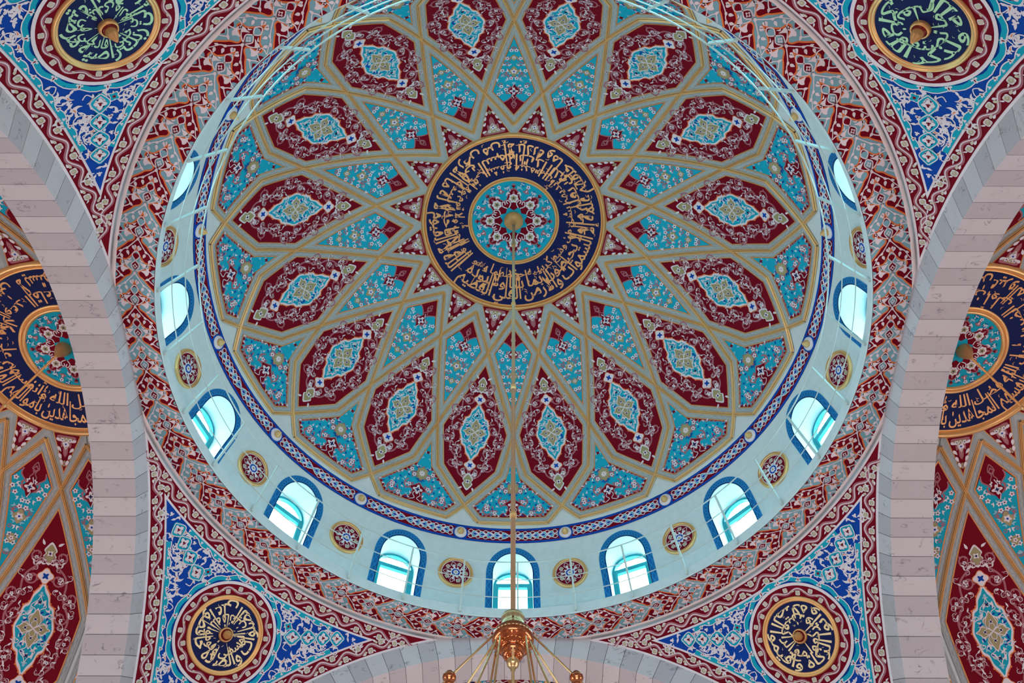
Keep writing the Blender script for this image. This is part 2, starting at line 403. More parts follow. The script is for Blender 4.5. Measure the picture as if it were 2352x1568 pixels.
# ------------------------------------------------------------------ central dome: shared cell builder
A16 = rad(22.5)
def dome_cells(R, T):
    """meshes of one sector of star-vault cells, all on azimuth 0; T: polar angles (deg) of the rib nodes"""
    t = {k: rad(x) for k, x in T.items()}; h = A16/2; out = {}
    KO = rad(3.2); OO = rad(7.75)
    su = T.get('su', 1.0); sv = T.get('sv', 1.0)
    IN = 0.215
    def cell(nodes, thc, field):
        f, inv = sphere_map(R, rad(thc)); cellp = np.array([inv(a, th) for a, th in nodes])
        D = Draw(); edges = [(0.045, 0.185, 'grey', 0), (0.185, IN, 'gold_paint', 2)]
        N = len(cellp)
        for d0, d1, m, ly in edges:
            a = inset(cellp, d0); b = inset(cellp, d1)
            for i in range(N):
                j = (i+1) % N; k = max(2, int(abs(a[j]-a[i])/0.3)); tt = np.linspace(0, 1, k+1)
                D.strip(a[i]+(a[j]-a[i])*tt, b[i]+(b[j]-b[i])*tt, m, ly)
        # engraved key pattern of the grey frame
        for d, wd in ((0.082, .010), (0.166, .010)):
            a = inset(cellp, d)
            for i in range(N):
                j = (i+1) % N; D.stroke(resample(np.array([a[i], a[j]]), .3), wd, 'grey_dark', 1)
        a = inset(cellp, 0.124)
        for i in range(N):
            j = (i+1) % N; q = a[j]-a[i]; L = abs(q)
            if L < .3: continue
            q /= L; k = int(L/0.11); pts = []
            for c in range(k):
                x0 = (c+.15)*L/k; x1 = (c+.65)*L/k; s = .028 if c % 2 else -.028
                pts += [a[i]+q*x0+1j*q*s, a[i]+q*x1+1j*q*s]
            D.stroke(pts, .012, 'grey_dark', 1)
        p = inset(cellp, IN); D.fill(p, field, 1, grid=.28)
        return D, f, p
    # --- petal: burgundy hexagon with a turquoise lens
    D, f, p = cell([(0, t['B1']), (h, t['B2']), (h-KO, t['K']), (0, t['B3']), (-h+KO, t['K']), (-h, t['B2'])], T['Pc'], 'burgundy')
    out['petal'] = (D.mesh('petal_panel', f, 0.02),)
    S = Draw()
    sc = lambda P: [C(z.real*su, z.imag*sv) for z in np.atleast_1d(np.array(P, complex))]
    for mir in (False, 2):
        S.push(0, 0, 1, mir)
        vine(S, sc([C(.10, -1.62), C(.34, -1.30), C(.58, -.80), C(.73, -.2), C(.73, .35), C(.60, .80), C(.38, 1.25), C(.16, 1.58)]), 8, .185*su, .040, 'mauve', 1, 'mauve', 'flower', 1)
        rn = random.Random(3)
        pr = resample(cr(sc([C(.10, -1.5), C(.40, -1.1), C(.62, -.55), C(.72, 0), C(.66, .5), C(.48, .98), C(.2, 1.45)]), 6), .12)
        for q in pr:
            z = q+C(rn.uniform(-.16, .16), rn.uniform(-.1, .1)); leaf(S, z, rn.uniform(0, 6.3), .11, .022, 'white', 5); spiral(S, z, rn.uniform(0, 6.3), .085, rn.choice([1, -1]), .013, 'white', 5, .8, 'mauve', .8, 2)
        S.pop()
    for z, s in ((C(0, -1.62*sv), .23), (C(0, 1.70*sv), .25)):
        S.fill(z+s*1.25*cr([C(0, -1), C(.35, -.62), C(.55, -.25), C(.38, 0), C(.55, .25), C(.35, .62), C(0, 1), C(-.35, .62), C(-.55, .25), C(-.38, 0), C(-.55, -.25), C(-.35, -.62)], 3, True), 'white', 4)
        S.fill(z+s*cr([C(0, -1), C(.35, -.62), C(.55, -.25), C(.36, 0), C(.55, .25), C(.35, .62), C(0, 1), C(-.35, .62), C(-.55, .25), C(-.36, 0), C(-.55, -.25), C(-.35, -.62)], 3, True), 'olive', 5)
        star4(S, z, s*.34, 6, 'white'); disc(S, z, s*.13, 'navy', 7, 6)
        for sg in (-1, 1):
            for q in (-1, 1): leaf(S, z+C(sg*.16, q*.2), PI/2*q-sg*.7*q, .16, .035, 'white', 4)
    for z in (C(0, -1.12*sv), C(0, 1.13*sv)):
        star4(S, z, .225, 5, 'orange', .16, 0); star4(S, z, .20, 6, 'white', .16, 0); star4(S, z, .085, 7, 'blue', .35, PI/4)
    out['petal_scroll'] = (S.mesh('scrollwork', f, 0.024),)
    M_ = Draw(); hl, hw = .93*sv, .46*su
    half = [C(0, -1), C(.16, -.86), C(.40, -.72), C(.52, -.52), C(.76, -.44), C(.86, -.22), C(1, 0), C(.86, .22), C(.76, .44), C(.52, .52), C(.40, .72), C(.16, .86)]
    out_ = np.array(half+[-np.conj(z) for z in ([C(0, 1)]+half[1:])][::-1]) if False else np.array(half+[C(0, 1)]+[C(-z.real, z.imag) for z in reversed(half[1:])])
    lens = cr(out_, 3, True); lens = lens.real*hw+1j*lens.imag*hl
    M_.fill(lens*1.13, 'orange', 1, grid=.25); M_.fill(lens*1.08, 'white', 2, grid=.25); M_.fill(lens*.98, 'turquoise', 3, grid=.25)
    for i in range(0, len(lens), 3): 
        z = lens[i]*1.13; disc(M_, z, .026, 'orange', 1, 6)
    onion = cr([C(0, 0), C(.05, .06), C(.125, .14), C(.11, .21), C(.05, .25), C(0, .33), C(-.05, .25), C(-.11, .21), C(-.125, .14), C(-.05, .06)], 3, True)
    for k in range(4):
        M_.push(0, PI/2*k); f2 = 1.28 if k % 2 == 0 else 1.08
        M_.fill(onion*f2*1.10+.01j, 'white', 5); M_.fill(onion*f2+.012j, 'olive', 6); star4(M_, .17j*f2, .05, 7, 'white', .2, 0); star4(M_, .17j*f2, .034, 8, 'navy', .3, PI/4)
        M_.stroke(cr([C(0, 0), C(.07, .1), C(0, .2), C(-.07, .1)], 4, True), .014, 'white', 7, closed=True); M_.pop()
    for sx in (1, -1):
        for sy in (1, -1):
            M_.stroke(cr([C(0, 0), C(.14*sx, .16*sy), C(.05*sx, .42*sy), C(.18*sx, .52*sy), C(.05*sx, .66*sy), C(0, .78*sy)], 4), .018, 'white', 7)
            M_.stroke(cr([C(0, 0), C(.22*sx, .12*sy), C(.33*sx, .02*sy)], 4), .018, 'white', 7)
            spiral(M_, C(.27*sx*su, .30*sy), PI/2*sy, .09, -sx*sy, .016, 'white', 5, 1.1, 'white', .7, 4)
            wing(M_, C(.10*sx, .50*sy), sy*1.2, .16, sx*sy, 6, 'white'); leaf(M_, C(.3*sx*su, .13*sy), sy*.9, .12, .03, 'blue', 5)
    rn = random.Random(6)
    for i in range(2, len(lens), 3):
        z = lens[i]*.80
        if abs(z.imag) > .62*hl: continue
        wing(M_, z, math.atan2(-z.imag, -z.real)+rn.uniform(-1.2, 1.2), .13, rn.choice([1, -1]), 4, rn.choice(['white', 'pale_blue', 'white'])); leaf(M_, z*.86, rn.uniform(0, 6.3), .10, .026, rn.choice(['blue', 'white']), 4)
    for sy in (1, -1): star4(M_, C(0, .56*sy*sv), .045, 8, 'navy'); trefoil(M_, C(0, .66*sy*sv), PI/2*sy, .14, 6, 'pale_blue')
    out['petal_lens'] = (M_.mesh('medallion', f, 0.026),)
    # --- kite: turquoise with a burgundy head
    D, f, p = cell([(0, t['V']), (h, t['B1']), (0, t['B2']), (-h, t['B1'])], T['Kc'], 'burgundy')
    out['kite'] = (D.mesh('kite_panel', f, 0.02),)
    S = Draw(); top, right, bot, left = p[0], p[1], p[2], p[3]
    def edge(a, b, k): return a+(b-a)*k
    tq = cr([edge(right, top, .42)*.985, C(.30*su, top.imag*.62), C(.13, top.imag*.52), C(0, top.imag*.40), C(-.13, top.imag*.52), C(-.30*su, top.imag*.62), edge(left, top, .42)*.985], 4)
    S.fill(np.concatenate([[right], tq, [left, bot]])*.985, 'turquoise', 1, grid=.3)
    S.stroke(tq*.985, .035, 'mauve', 2)
    Lk = bot.imag-top.imag
    for mir in (False, 2):
        S.push(0, 0, 1, mir)
        for i, (x, y, s, hd) in enumerate([(.20, .26, .17, 1), (.40, .36, .13, -1), (.13, .46, .15, -1), (.30, .52, .12, 1), (.10, .64, .12, 1), (.17, .74, .09, -1), (.06, .83, .07, 1)]):
            while s > .05 and not fits(p, C(x*su, top.imag+y*Lk), 1.0+i, s*su*1.1, hd): s -= .015; x *= .93
            spiral(S, C(x*su, top.imag+y*Lk), 1.0+i, s*su*1.1, hd, min(.05, s*.27), 'mauve', 2, 1.1, 'mauve', .6, 4)
        pl = [q for q in poisson(p*.9, .135*su, 900, 5, True) if q.imag > top.imag+.22*Lk]
        rn = random.Random(8)
        for q in pl:
            if rn.random() < .33: flower(S, q, .060*su, 4, 'white', rn.choice(['navy', 'burgundy']), 5, rn.random()*2)
            else: wing(S, q, rn.uniform(0, 6.3), .12*su, rn.choice([1, -1]), 4, rn.choice(['white', 'pale_blue', 'white']))
        S.stroke(cr([C(0, top.imag+.08*Lk), C(.07, top.imag+.13*Lk), C(.02, top.imag+.18*Lk), C(.08, top.imag+.22*Lk), C(0, top.imag+.27*Lk)], 4), .024, 'mauve', 3)
        S.pop()
    z = C(0, top.imag+.30*Lk); S.fill(z+.20*cr([C(0, -1.3), C(.45, -.5), C(.85, 0), C(.45, .5), C(0, 1.3), C(-.45, .5), C(-.85, 0), C(-.45, -.5)], 3, True), 'burgundy', 5)
    star4(S, z, .12, 6, 'white', .4, 0); star4(S, z, .05, 7, 'navy', .4, 0)
    for dz in (-.26, .26): S.stroke([z, z+C(.05, dz*.5), z+C(0, dz)], .02, 'white', 6)
    z = C(0, top.imag+.55*Lk); S.fill(z+.16*cr([C(0, -1.2), C(.5, -.6), C(1, 0), C(.5, .6), C(0, 1.2), C(-.5, .6), C(-1, 0), C(-.5, -.6)], 3, True), 'olive', 5); flower(S, z, .08, 6, 'white', 'blue')
    z = C(0, top.imag+.73*Lk); S.fill(z+lobes(4, .10, .2), 'olive', 5); flower(S, z, .05, 6, 'white', 'burgundy')
    z = C(0, top.imag+.14*Lk); star4(S, z, .09, 4, 'mauve', .3, 0); star4(S, z, .045, 5, 'burgundy', .3, 0)
    out['kite_scroll'] = (S.mesh('scrollwork', f, 0.024),)
    # --- triangle by the central disc
    f, inv = sphere_map(R, rad(T['Tc']))
    nodes = [(0, t['B1']), (h, t['V'])]+[(h*(1-k/6*1)*0.96, t['disc']) for k in range(0, 13)]+[(-h, t['V'])]
    cellp = np.array([inv(a, th) for a, th in nodes]); D = Draw()
    tri = np.array([inv(0, t['B1']-rad(T['ti'])), inv(h-rad(T['ta']), t['disc']+rad(.25)), inv(-h+rad(T['ta']), t['disc']+rad(.25))])
    big = np.array([inv(0, t['B1']-rad(.25)), inv(h, t['V']-rad(.1)), inv(h, t['disc']), inv(0, t['disc']), inv(-h, t['disc']), inv(-h, t['V']-rad(.1))])
    D.fill(big, 'grey', 0, grid=.3)
    for d in (.05, .09): D.stroke(inset(tri, -d), .010, 'grey_dark', 1, closed=True)
    D.fill(inset(tri, -.022), 'gold_paint', 2, grid=.3); D.fill(tri, 'burgundy', 3, grid=.3)
    out['triangle'] = (D.mesh('triangle_panel', f, 0.02),)
    S = Draw(); b = tri[1].imag; H = tri[0].imag-b; w = tri[1].real
    for mir in (False, 2):
        S.push(0, 0, 1, mir)
        S.fill(cr([C(0, b+.04), C(w*.72, b+.05*H), C(w*.62, b+.2*H), C(w*.42, b+.16*H), C(w*.38, b+.36*H), C(w*.2, b+.34*H), C(w*.16, b+.52*H), C(0, b+.62*H)], 3), 'mauve', 1)
        S.fill(cr([C(0, b+.08*H), C(w*.5, b+.10*H), C(w*.3, b+.2*H), C(w*.26, b+.3*H), C(w*.1, b+.32*H), C(0, b+.5*H)], 3), 'olive', 2)
        for x, y, r in ((.60, .34, 1.9), (.44, .52, 1.7), (.26, .68, 1.6), (.78, .12, 2.4)): leaf(S, C(w*x, b+y*H), r, .15, .04, 'white', 3)
        flower(S, C(w*.30, b+.15*H), .045, 4, 'white', 'navy'); S.stroke(cr([C(0, b+.1*H), C(w*.22, b+.25*H), C(0, b+.4*H)], 4), .016, 'white', 3)
        S.pop()
    flower(S, C(0, b+.26*H), .07, 5, 'white', 'blue', 4); star4(S, C(0, b+.78*H), .075, 2, 'olive', .3, 0); star4(S, C(0, b+.78*H), .03, 3, 'mauve')
    out['triangle_scroll'] = (S.mesh('palmette', f, 0.036),)
    # --- rim panel
    D, f, p = cell([(0, t['B2']), (KO, t['K']), (h, t['B3']), (OO, t['O']), (-OO, t['O']), (-h, t['B3']), (-KO, t['K'])], T['Rc'], 'turquoise')
    out['rim'] = (D.mesh('rim_panel', f, 0.02),)
    S = Draw(); tip, kr, br, orr = p[0], p[1], p[2], p[3]
    for mir in (False, 2):
        S.push(0, 0, 1, mir)
        bl = resample(np.array([kr, br, orr, C(0, orr.imag)]), .15)
        for i in range(len(bl)-1):      # burgundy scallops along the edge
            a, b = bl[i], bl[i+1]; mid = (a+b)/2; d = (C(.25, .0)-mid); d = d/abs(d) if abs(d) > .05 else C(0, -1)
            S.fill(np.array([a, mid*.5+a*.5+d*.06, mid+d*(.13 if i % 2 else .09), mid*.5+b*.5+d*.06, b]), 'burgundy', 1)
            S.stroke([a, mid*.5+a*.5+d*.06, mid+d*(.13 if i % 2 else .09), mid*.5+b*.5+d*.06, b], .02, 'mauve', 2)
        yb = orr.imag
        S.fill(cr([C(0, yb), C(.46, yb), C(.34, yb-.12), C(.22, yb-.13), C(.16, yb-.36), C(.30, yb-.44), C(.12, yb-.56), C(0, yb-.66)], 3), 'burgundy', 2)
        S.stroke(cr([C(.46, yb), C(.34, yb-.12), C(.22, yb-.13), C(.16, yb-.36), C(.30, yb-.44), C(.12, yb-.56), C(0, yb-.66)], 3), .03, 'mauve', 3)
        for i, (x, y, s, hd, r) in enumerate([(.36, -.68, .17, 1, .3), (.66, -.36, .21, -1, 2.2), (.30, -.98, .12, -1, 1), (.86, -.20, .12, 1, 3), (.50, -.16, .12, 1, 5), (.14, -.80, .12, 1, 4)]):
            while s > .05 and not fits(p, C(x, yb+y), r, s, hd): s -= .015; x *= .95
            spiral(S, C(x, yb+y), r, s, hd, min(.05, s*.27), 'mauve', 2, 1.15, 'mauve', .6, 5)
            flower(S, C(x, yb+y)+s*np.exp(1j*(r+hd*PI/2)), .062, 5, 'white', 'burgundy')
        rn = random.Random(4)
        for q in poisson(p*.94, .12, 1400, 9, True):
            if q.imag < tip.imag+.35 or (q.real < .2 and q.imag > yb-.6): continue
            wing(S, q, rn.uniform(0, 6.3), .10, rn.choice([1, -1]), 4, rn.choice(['white', 'pale_blue', 'blue', 'white']))
        S.pop()
    z = C(0, yb-.98); S.fill(z+.21*cr([C(0, -1.25), C(.35, -.8), C(.85, -.75), C(.75, -.3), C(1.05, 0), C(.75, .3), C(.85, .75), C(.35, .8), C(0, 1.25), C(-.35, .8), C(-.85, .75), C(-.75, .3), C(-1.05, 0), C(-.75, -.3), C(-.85, -.75), C(-.35, -.8)], 2, True), 'mauve', 5)
    S.fill(z+.17*cr([C(0, -1.2), C(.8, -.75), C(1, 0), C(.8, .75), C(0, 1.2), C(-.8, .75), C(-1, 0), C(-.8, -.75)], 3, True), 'olive', 6)
    S.fill(z+lobes(8, .085, .25), 'white', 7); disc(S, z, .02, 'olive', 8, 6)
    z = C(0, yb-.42); star4(S, z, .15, 5, 'white', .4, 0); star4(S, z, .07, 6, 'navy', .4, 0)
    for sx in (1, -1): S.stroke(cr([z, C(.12*sx, yb-.25), C(.04*sx, yb-.12), C(.2*sx, yb-.03)], 4), .02, 'white', 5)
    star4(S, C(0, tip.imag+.33), .06, 5, 'burgundy', .4)
    out['rim_scroll'] = (S.mesh('scrollwork', f, 0.024),)
    # --- gilded ribs
    def rib_mesh(nodes, sgn, name):
        pts = []
        for (a0, t0), (a1, t1) in zip(nodes[:-1], nodes[1:]):
            d0 = Vector((math.sin(t0)*math.sin(a0), math.sin(t0)*math.cos(a0), math.cos(t0))); d1 = Vector((math.sin(t1)*math.sin(a1), math.sin(t1)*math.cos(a1), math.cos(t1)))
            k = max(2, int((d1-d0).length*R/.35)); pts += [d0.lerp(d1, i/k).normalized() for i in range(k)]
        pts.append(d1.normalized())
        prof = [(x*.76, hh) for x, hh in [(-.070, .0), (-.066, .030), (-.052, .040), (-.046, .036), (-.042, .052), (-.026, .068), (-.010, .056), (-.005, .040), (.005, .040), (.010, .056), (.026, .068), (.042, .052), (.046, .036), (.052, .040), (.066, .030), (.070, .0)]]
        v = []; f_ = []; n = len(prof)
        for i, d in enumerate(pts):
            tg = (pts[min(i+1, len(pts)-1)]-pts[max(i-1, 0)]); s = d.cross(tg).normalized()
            for x, hh in prof:
                p_ = d*(R-.012-hh)+s*x; v.append((p_.x*sgn, p_.y, p_.z))
        for i in range(len(pts)-1):
            for k in range(n-1): f_.append((i*n+k, i*n+k+1, (i+1)*n+k+1, (i+1)*n+k))
        mb = MB(); gr = (3, 7, 11)
        mb.add(v, [q for j, q in enumerate(f_) if j % (n-1) not in gr], 'rib_gold'); mb.add(v, [q for j, q in enumerate(f_) if j % (n-1) in gr], 'rib_groove'); return mb.mesh(name)
    path = [(0, t['V']), (h, t['B1']), (2*h, t['B2']), (2*h+KO, t['K']), (3*h, t['B3']), (4*h-OO, t['O'])]
    out['ribs'] = (rib_mesh(path, 1, 'gilded_rib'), rib_mesh(path, -1, 'gilded_rib'), rib_mesh([(-OO, t['O']), (OO, t['O'])], 1, 'gilded_rib'))
    return out

def place_cells(cells, parent, azs_even, azs_odd, azs_all=None):
    def put(name, me, az, p=None): return link(name, me, parent if p is None else p, None, -rad(az) if p is None else None)
    for az in azs_odd:
        o = put('petal_panel', cells['petal'][0], az); put('scrollwork', cells['petal_scroll'][0], 0, o); put('medallion', cells['petal_lens'][0], 0, o)
        o = put('triangle_panel', cells['triangle'][0], az); put('palmette', cells['triangle_scroll'][0], 0, o)
    for az in azs_even:
        o = put('kite_panel', cells['kite'][0], az); put('scrollwork', cells['kite_scroll'][0], 0, o)
        o = put('rim_panel', cells['rim'][0], az); put('scrollwork', cells['rim_scroll'][0], 0, o)
        put('gilded_rib', cells['ribs'][0], az); put('gilded_rib', cells['ribs'][1], az); put('gilded_rib', cells['ribs'][2], az)

def polar_map(R):   # complex plane (x = sin side, y = cos side) to a sphere cap, arc length kept
    def f(u, v, h):
        r = np.hypot(u, v); t = r/R; k = np.where(r > 1e-9, np.sin(t)/np.maximum(r, 1e-9), 1/R)
        return np.stack([u*k*(R-h), v*k*(R-h), np.cos(t)*(R-h)], -1)
    return f
def annulus(D, r0, r1, m, layer, n=96, k=2):
    a = np.linspace(0, 2*PI, n+1); e = np.sin(a)+1j*np.cos(a); rr = np.linspace(r0, r1, k+1)
    for i in range(k): D.strip(e*rr[i], e*rr[i+1], m, layer)

def centre_flower(D, r, layer):
    """turquoise rosette with an eight-pointed burgundy star of palmettes"""
    annulus(D, .01, r, 'turquoise', layer, 64, 4)
    a = np.linspace(0, 2*PI, 97)[:-1]; rr = r*(.56+.17*np.abs(np.cos(4*a))**2.2+.05*np.cos(8*a))
    D.fill(rr*np.exp(1j*a)*1.05, 'mauve', layer+1, grid=.25); D.fill(rr*np.exp(1j*a), 'burgundy', layer+2, grid=.25)
    D.fill(r*.30*lobes(8, 1, .14, PI/8, 48), 'turquoise', layer+3, grid=.2)
    for k in range(8):
        g = PI/4*k; D.push(0, g)
        D.fill(r*(.56+.0j)+r*.11*lobes(7, 1, .12, 0, 28), 'white', layer+4); D.fill(r*(.56+.0j)+r*.06*lobes(5, 1, .2), 'olive', layer+5); disc(D, r*.56, r*.022, 'navy', layer+6, 6)
        leaf(D, r*.64, 0, r*.12, r*.03, 'mauve', layer+4, 0)
        D.pop(); D.push(0, g+PI/8)
        for sg in (1, -1):
            D.stroke(cr([r*C(.34, .02*sg), r*C(.42, .10*sg), r*C(.52, .07*sg), r*C(.50, .02*sg), r*C(.44, .035*sg)], 4), r*.022, 'white', layer+4)
            wing(D, r*C(.62, .08*sg), .5*sg, r*.12, sg, layer+4, 'white')
            wing(D, r*C(.78, .10*sg), 1.1*sg, r*.14, sg, layer+4, 'pale_blue'); spiral(D, r*C(.86, .14*sg), 1.2, r*.07, sg, r*.014, 'blue', layer+4, 1.0, 'white', .8, 4)
        trefoil(D, r*.70, 0, r*.16, layer+4, 'mauve', 'white'); flower(D, r*C(.90, 0), r*.045, layer+5, 'white', 'navy')
        D.pop(); D.push(0, g); star4(D, r*.86, r*.05, layer+4, 'burgundy', .35, 0); trefoil(D, r*.94, PI, r*.1, layer+4, 'mauve'); D.pop()

def roundel_rings(mb, R, specs, mat_='gold'):
    for r0, r1, hgt in specs:    # raised gilded rings on a sphere
        prof = []
        for k in range(7):
            q = k/6; r = r0+(r1-r0)*q; hh = hgt*math.sin(PI*q)+.01; t = r/R
            prof.append(((R-hh)*math.sin(t), (R-hh)*math.cos(t)))
        mb.lathe(prof, mat_, 96)

DC = Vector((0, 0, 18.07)); DR = 8.76
KURSI = 'الله لا إله إلا هو الحي القيوم لا تأخذه سنة ولا نوم له ما في السموات وما في الأرض من ذا الذي يشفع عنده إلا بإذنه يعلم ما بين أيديهم وما خلفهم ولا يحيطون بشيء من علمه إلا بما شاء وسع كرسيه السموات والأرض ولا يؤده حفظهما وهو العلي العظيم'
JIHAD = 'لا يستوي القاعدون من المؤمنين غير أولي الضرر والمجاهدون في سبيل الله بأموالهم وأنفسهم فضل الله المجاهدين بأموالهم وأنفسهم على القاعدين درجة وكلا وعد الله الحسنى'

def disc_band(R, r_in0, r_in1, r_blue, r_out, text, lines, seed, letter):
    """central inscription ring of a vault: painted disc, navy band with lettering, gilded mouldings"""
    pm = polar_map(R); D = Draw(); D.LH = .004
    annulus(D, r_in1-.02, r_blue+.02, 'navy', 0, 96, 4)
    band = D.mesh('inscription_band', pm, .025)
    L = Draw(); wd = text.split(); H = r_blue-r_in1
    for (row, rb, a0, hh, st) in lines:      # words alternate between the stacked rows
        ring_text(L, ' '.join(x for j, x in enumerate(wd) if (j//2) % len(lines) == row), rb, 1, letter, 1, a0, 2*PI*.985, st, hh)
    ring_ticks(L, r_in1+.12, r_blue-.12, 90, letter, 1, seed, H*.085)
    let = L.mesh('lettering', pm, .031)
    F = Draw(); centre_flower(F, r_in0, 0); ros = F.mesh('rosette', pm, .03)
    mb = MB(); roundel_rings(mb, R, [(r_blue-.01, r_blue+.05, .03), (r_blue+.05, r_out, .09), (r_in0-.03, r_in0+(r_in1-r_in0)*.6, .07), (r_in0+(r_in1-r_in0)*.55, r_in1+.02, .035)])
    rings = mb.mesh('gilded_moulding', True)
    return band, let, ros, rings

# ------------------------------------------------------------------ central dome
mb = MB(); prof = [((DR+.012)*math.sin(rad(t)), (DR+.012)*math.cos(rad(t))) for t in np.linspace(0.01, 68, 40)]
mb.lathe(prof, 'plaster', 128)
dome = struct(mb.build('ceiling', None, DC, smooth=True), 'great central dome painted with a sixteen-pointed star of burgundy and turquoise panels')
cells = dome_cells(DR, dict(V=21.46, B1=29.5, B2=47.1, K=56.0, B3=63.55, O=66.9, disc=19.6, Pc=47.2, Kc=31.5, Tc=23.5, Rc=60.0, ti=3.0, ta=2.7))
place_cells(cells, dome, [22.5*k for k in range(16)], [22.5*k+11.25 for k in range(16)])
R_ = DR
band, let, ros, rings = disc_band(R_, 1.36, 1.47, 2.83, 3.01, KURSI, [(0, 2.72, rad(-46), .92, 2.6), (1, 2.34, rad(-44), .80, 2.6), (2, 1.95, rad(-45), .46, 2.4)], 2, 'letter_gold')
for nm, me in (('inscription_band', band), ('lettering', let), ('rosette', ros), ('gilded_moulding', rings)): link(nm, me, dome)

# ------------------------------------------------------------------ drum with sixteen windows
DT0, DT1 = rad(66.8), rad(91.5)
WI, WO = .585, .79
def win_outline(w, top, n=14, z_bot=17.88):
    """closed outline (x, polar angle) of a round-headed opening, from bottom left over the top to bottom right"""
    th_b = math.acos((z_bot-DC.z)/DR); spring = rad(top)+(w*1.18)/DR; pts = [(-w, th_b)]
    for k in range(5): pts.append((-w, th_b+(spring-th_b)*(k+1)/6))
    for k in range(n+1):
        a = PI*k/n; pts.append((-w*math.cos(a), spring-(spring-rad(top))*math.sin(a)))
    for k in range(5): pts.append((w, spring+(th_b-spring)*(k+1)/6))
    pts.append((w, th_b)); return pts
def drum_pt(x, th, h=0.0):
    r = (DR-h)*math.sin(th); return Vector((x, math.sqrt(max(r*r-x*x, 0)), (DR-h)*math.cos(th)))
inner = win_outline(WI, 73.5)
def drum_bay():
    s = 8.5; q = lambda x, th: C(math.asin(x/(DR*math.sin(th)))*s, th*s)
    outl = [q(x, th) for x, th in inner]; h = A16/2*s; y0, y1 = DT0*s, DT1*s
    bl, br = outl[0], outl[-1]
    # outer boundary with the opening as a notch from below
    b = [C(-h, y0)]+[C(h, y0)]+[C(h, y1), C(br.real, y1)]+outl[::-1]+[C(bl.real, y1), C(-h, y1)]
    D = Draw(); D.fill(b, 'plaster', 0, grid=.24)
    def f(u, v, hh):
        th = v/s; a = u/s; return np.stack([DR*np.sin(th)*np.sin(a), DR*np.sin(th)*np.cos(a), DR*np.cos(th)], -1)
    me = D.mesh('bay', f); return me
bay = drum_bay(); mb = MB(); bv = [v.co.copy() for v in bay.vertices]; bf = [tuple(p.vertices) for p in bay.polygons]
WY = 9.16
for k in range(16):
    M = Matrix.Rotation(-A16*k, 3, 'Z'); mb.add([M @ v for v in bv], bf, 'plaster')
    rv = []
    for x, th in inner: p = drum_pt(x, th); rv += [M @ p, M @ Vector((x, WY+.08, p.z))]
    mb.add(rv, [(2*i, 2*i+2, 2*i+3, 2*i+1) for i in range(len(inner)-1)]+[(0, 1, len(rv)-1, len(rv)-2)], 'plaster')
    # outer wall face around the window so that no sky leaks in
    zb = (DR)*math.cos(inner[0][1]); oc = [(-1.95, -0.5), (1.95, -0.5), (1.95, 4.4), (-1.95, 4.4)]
drum = struct(mb.build('wall_drum', None, DC, smooth=True), 'pale plastered drum wall with sixteen round-headed windows above the gallery')

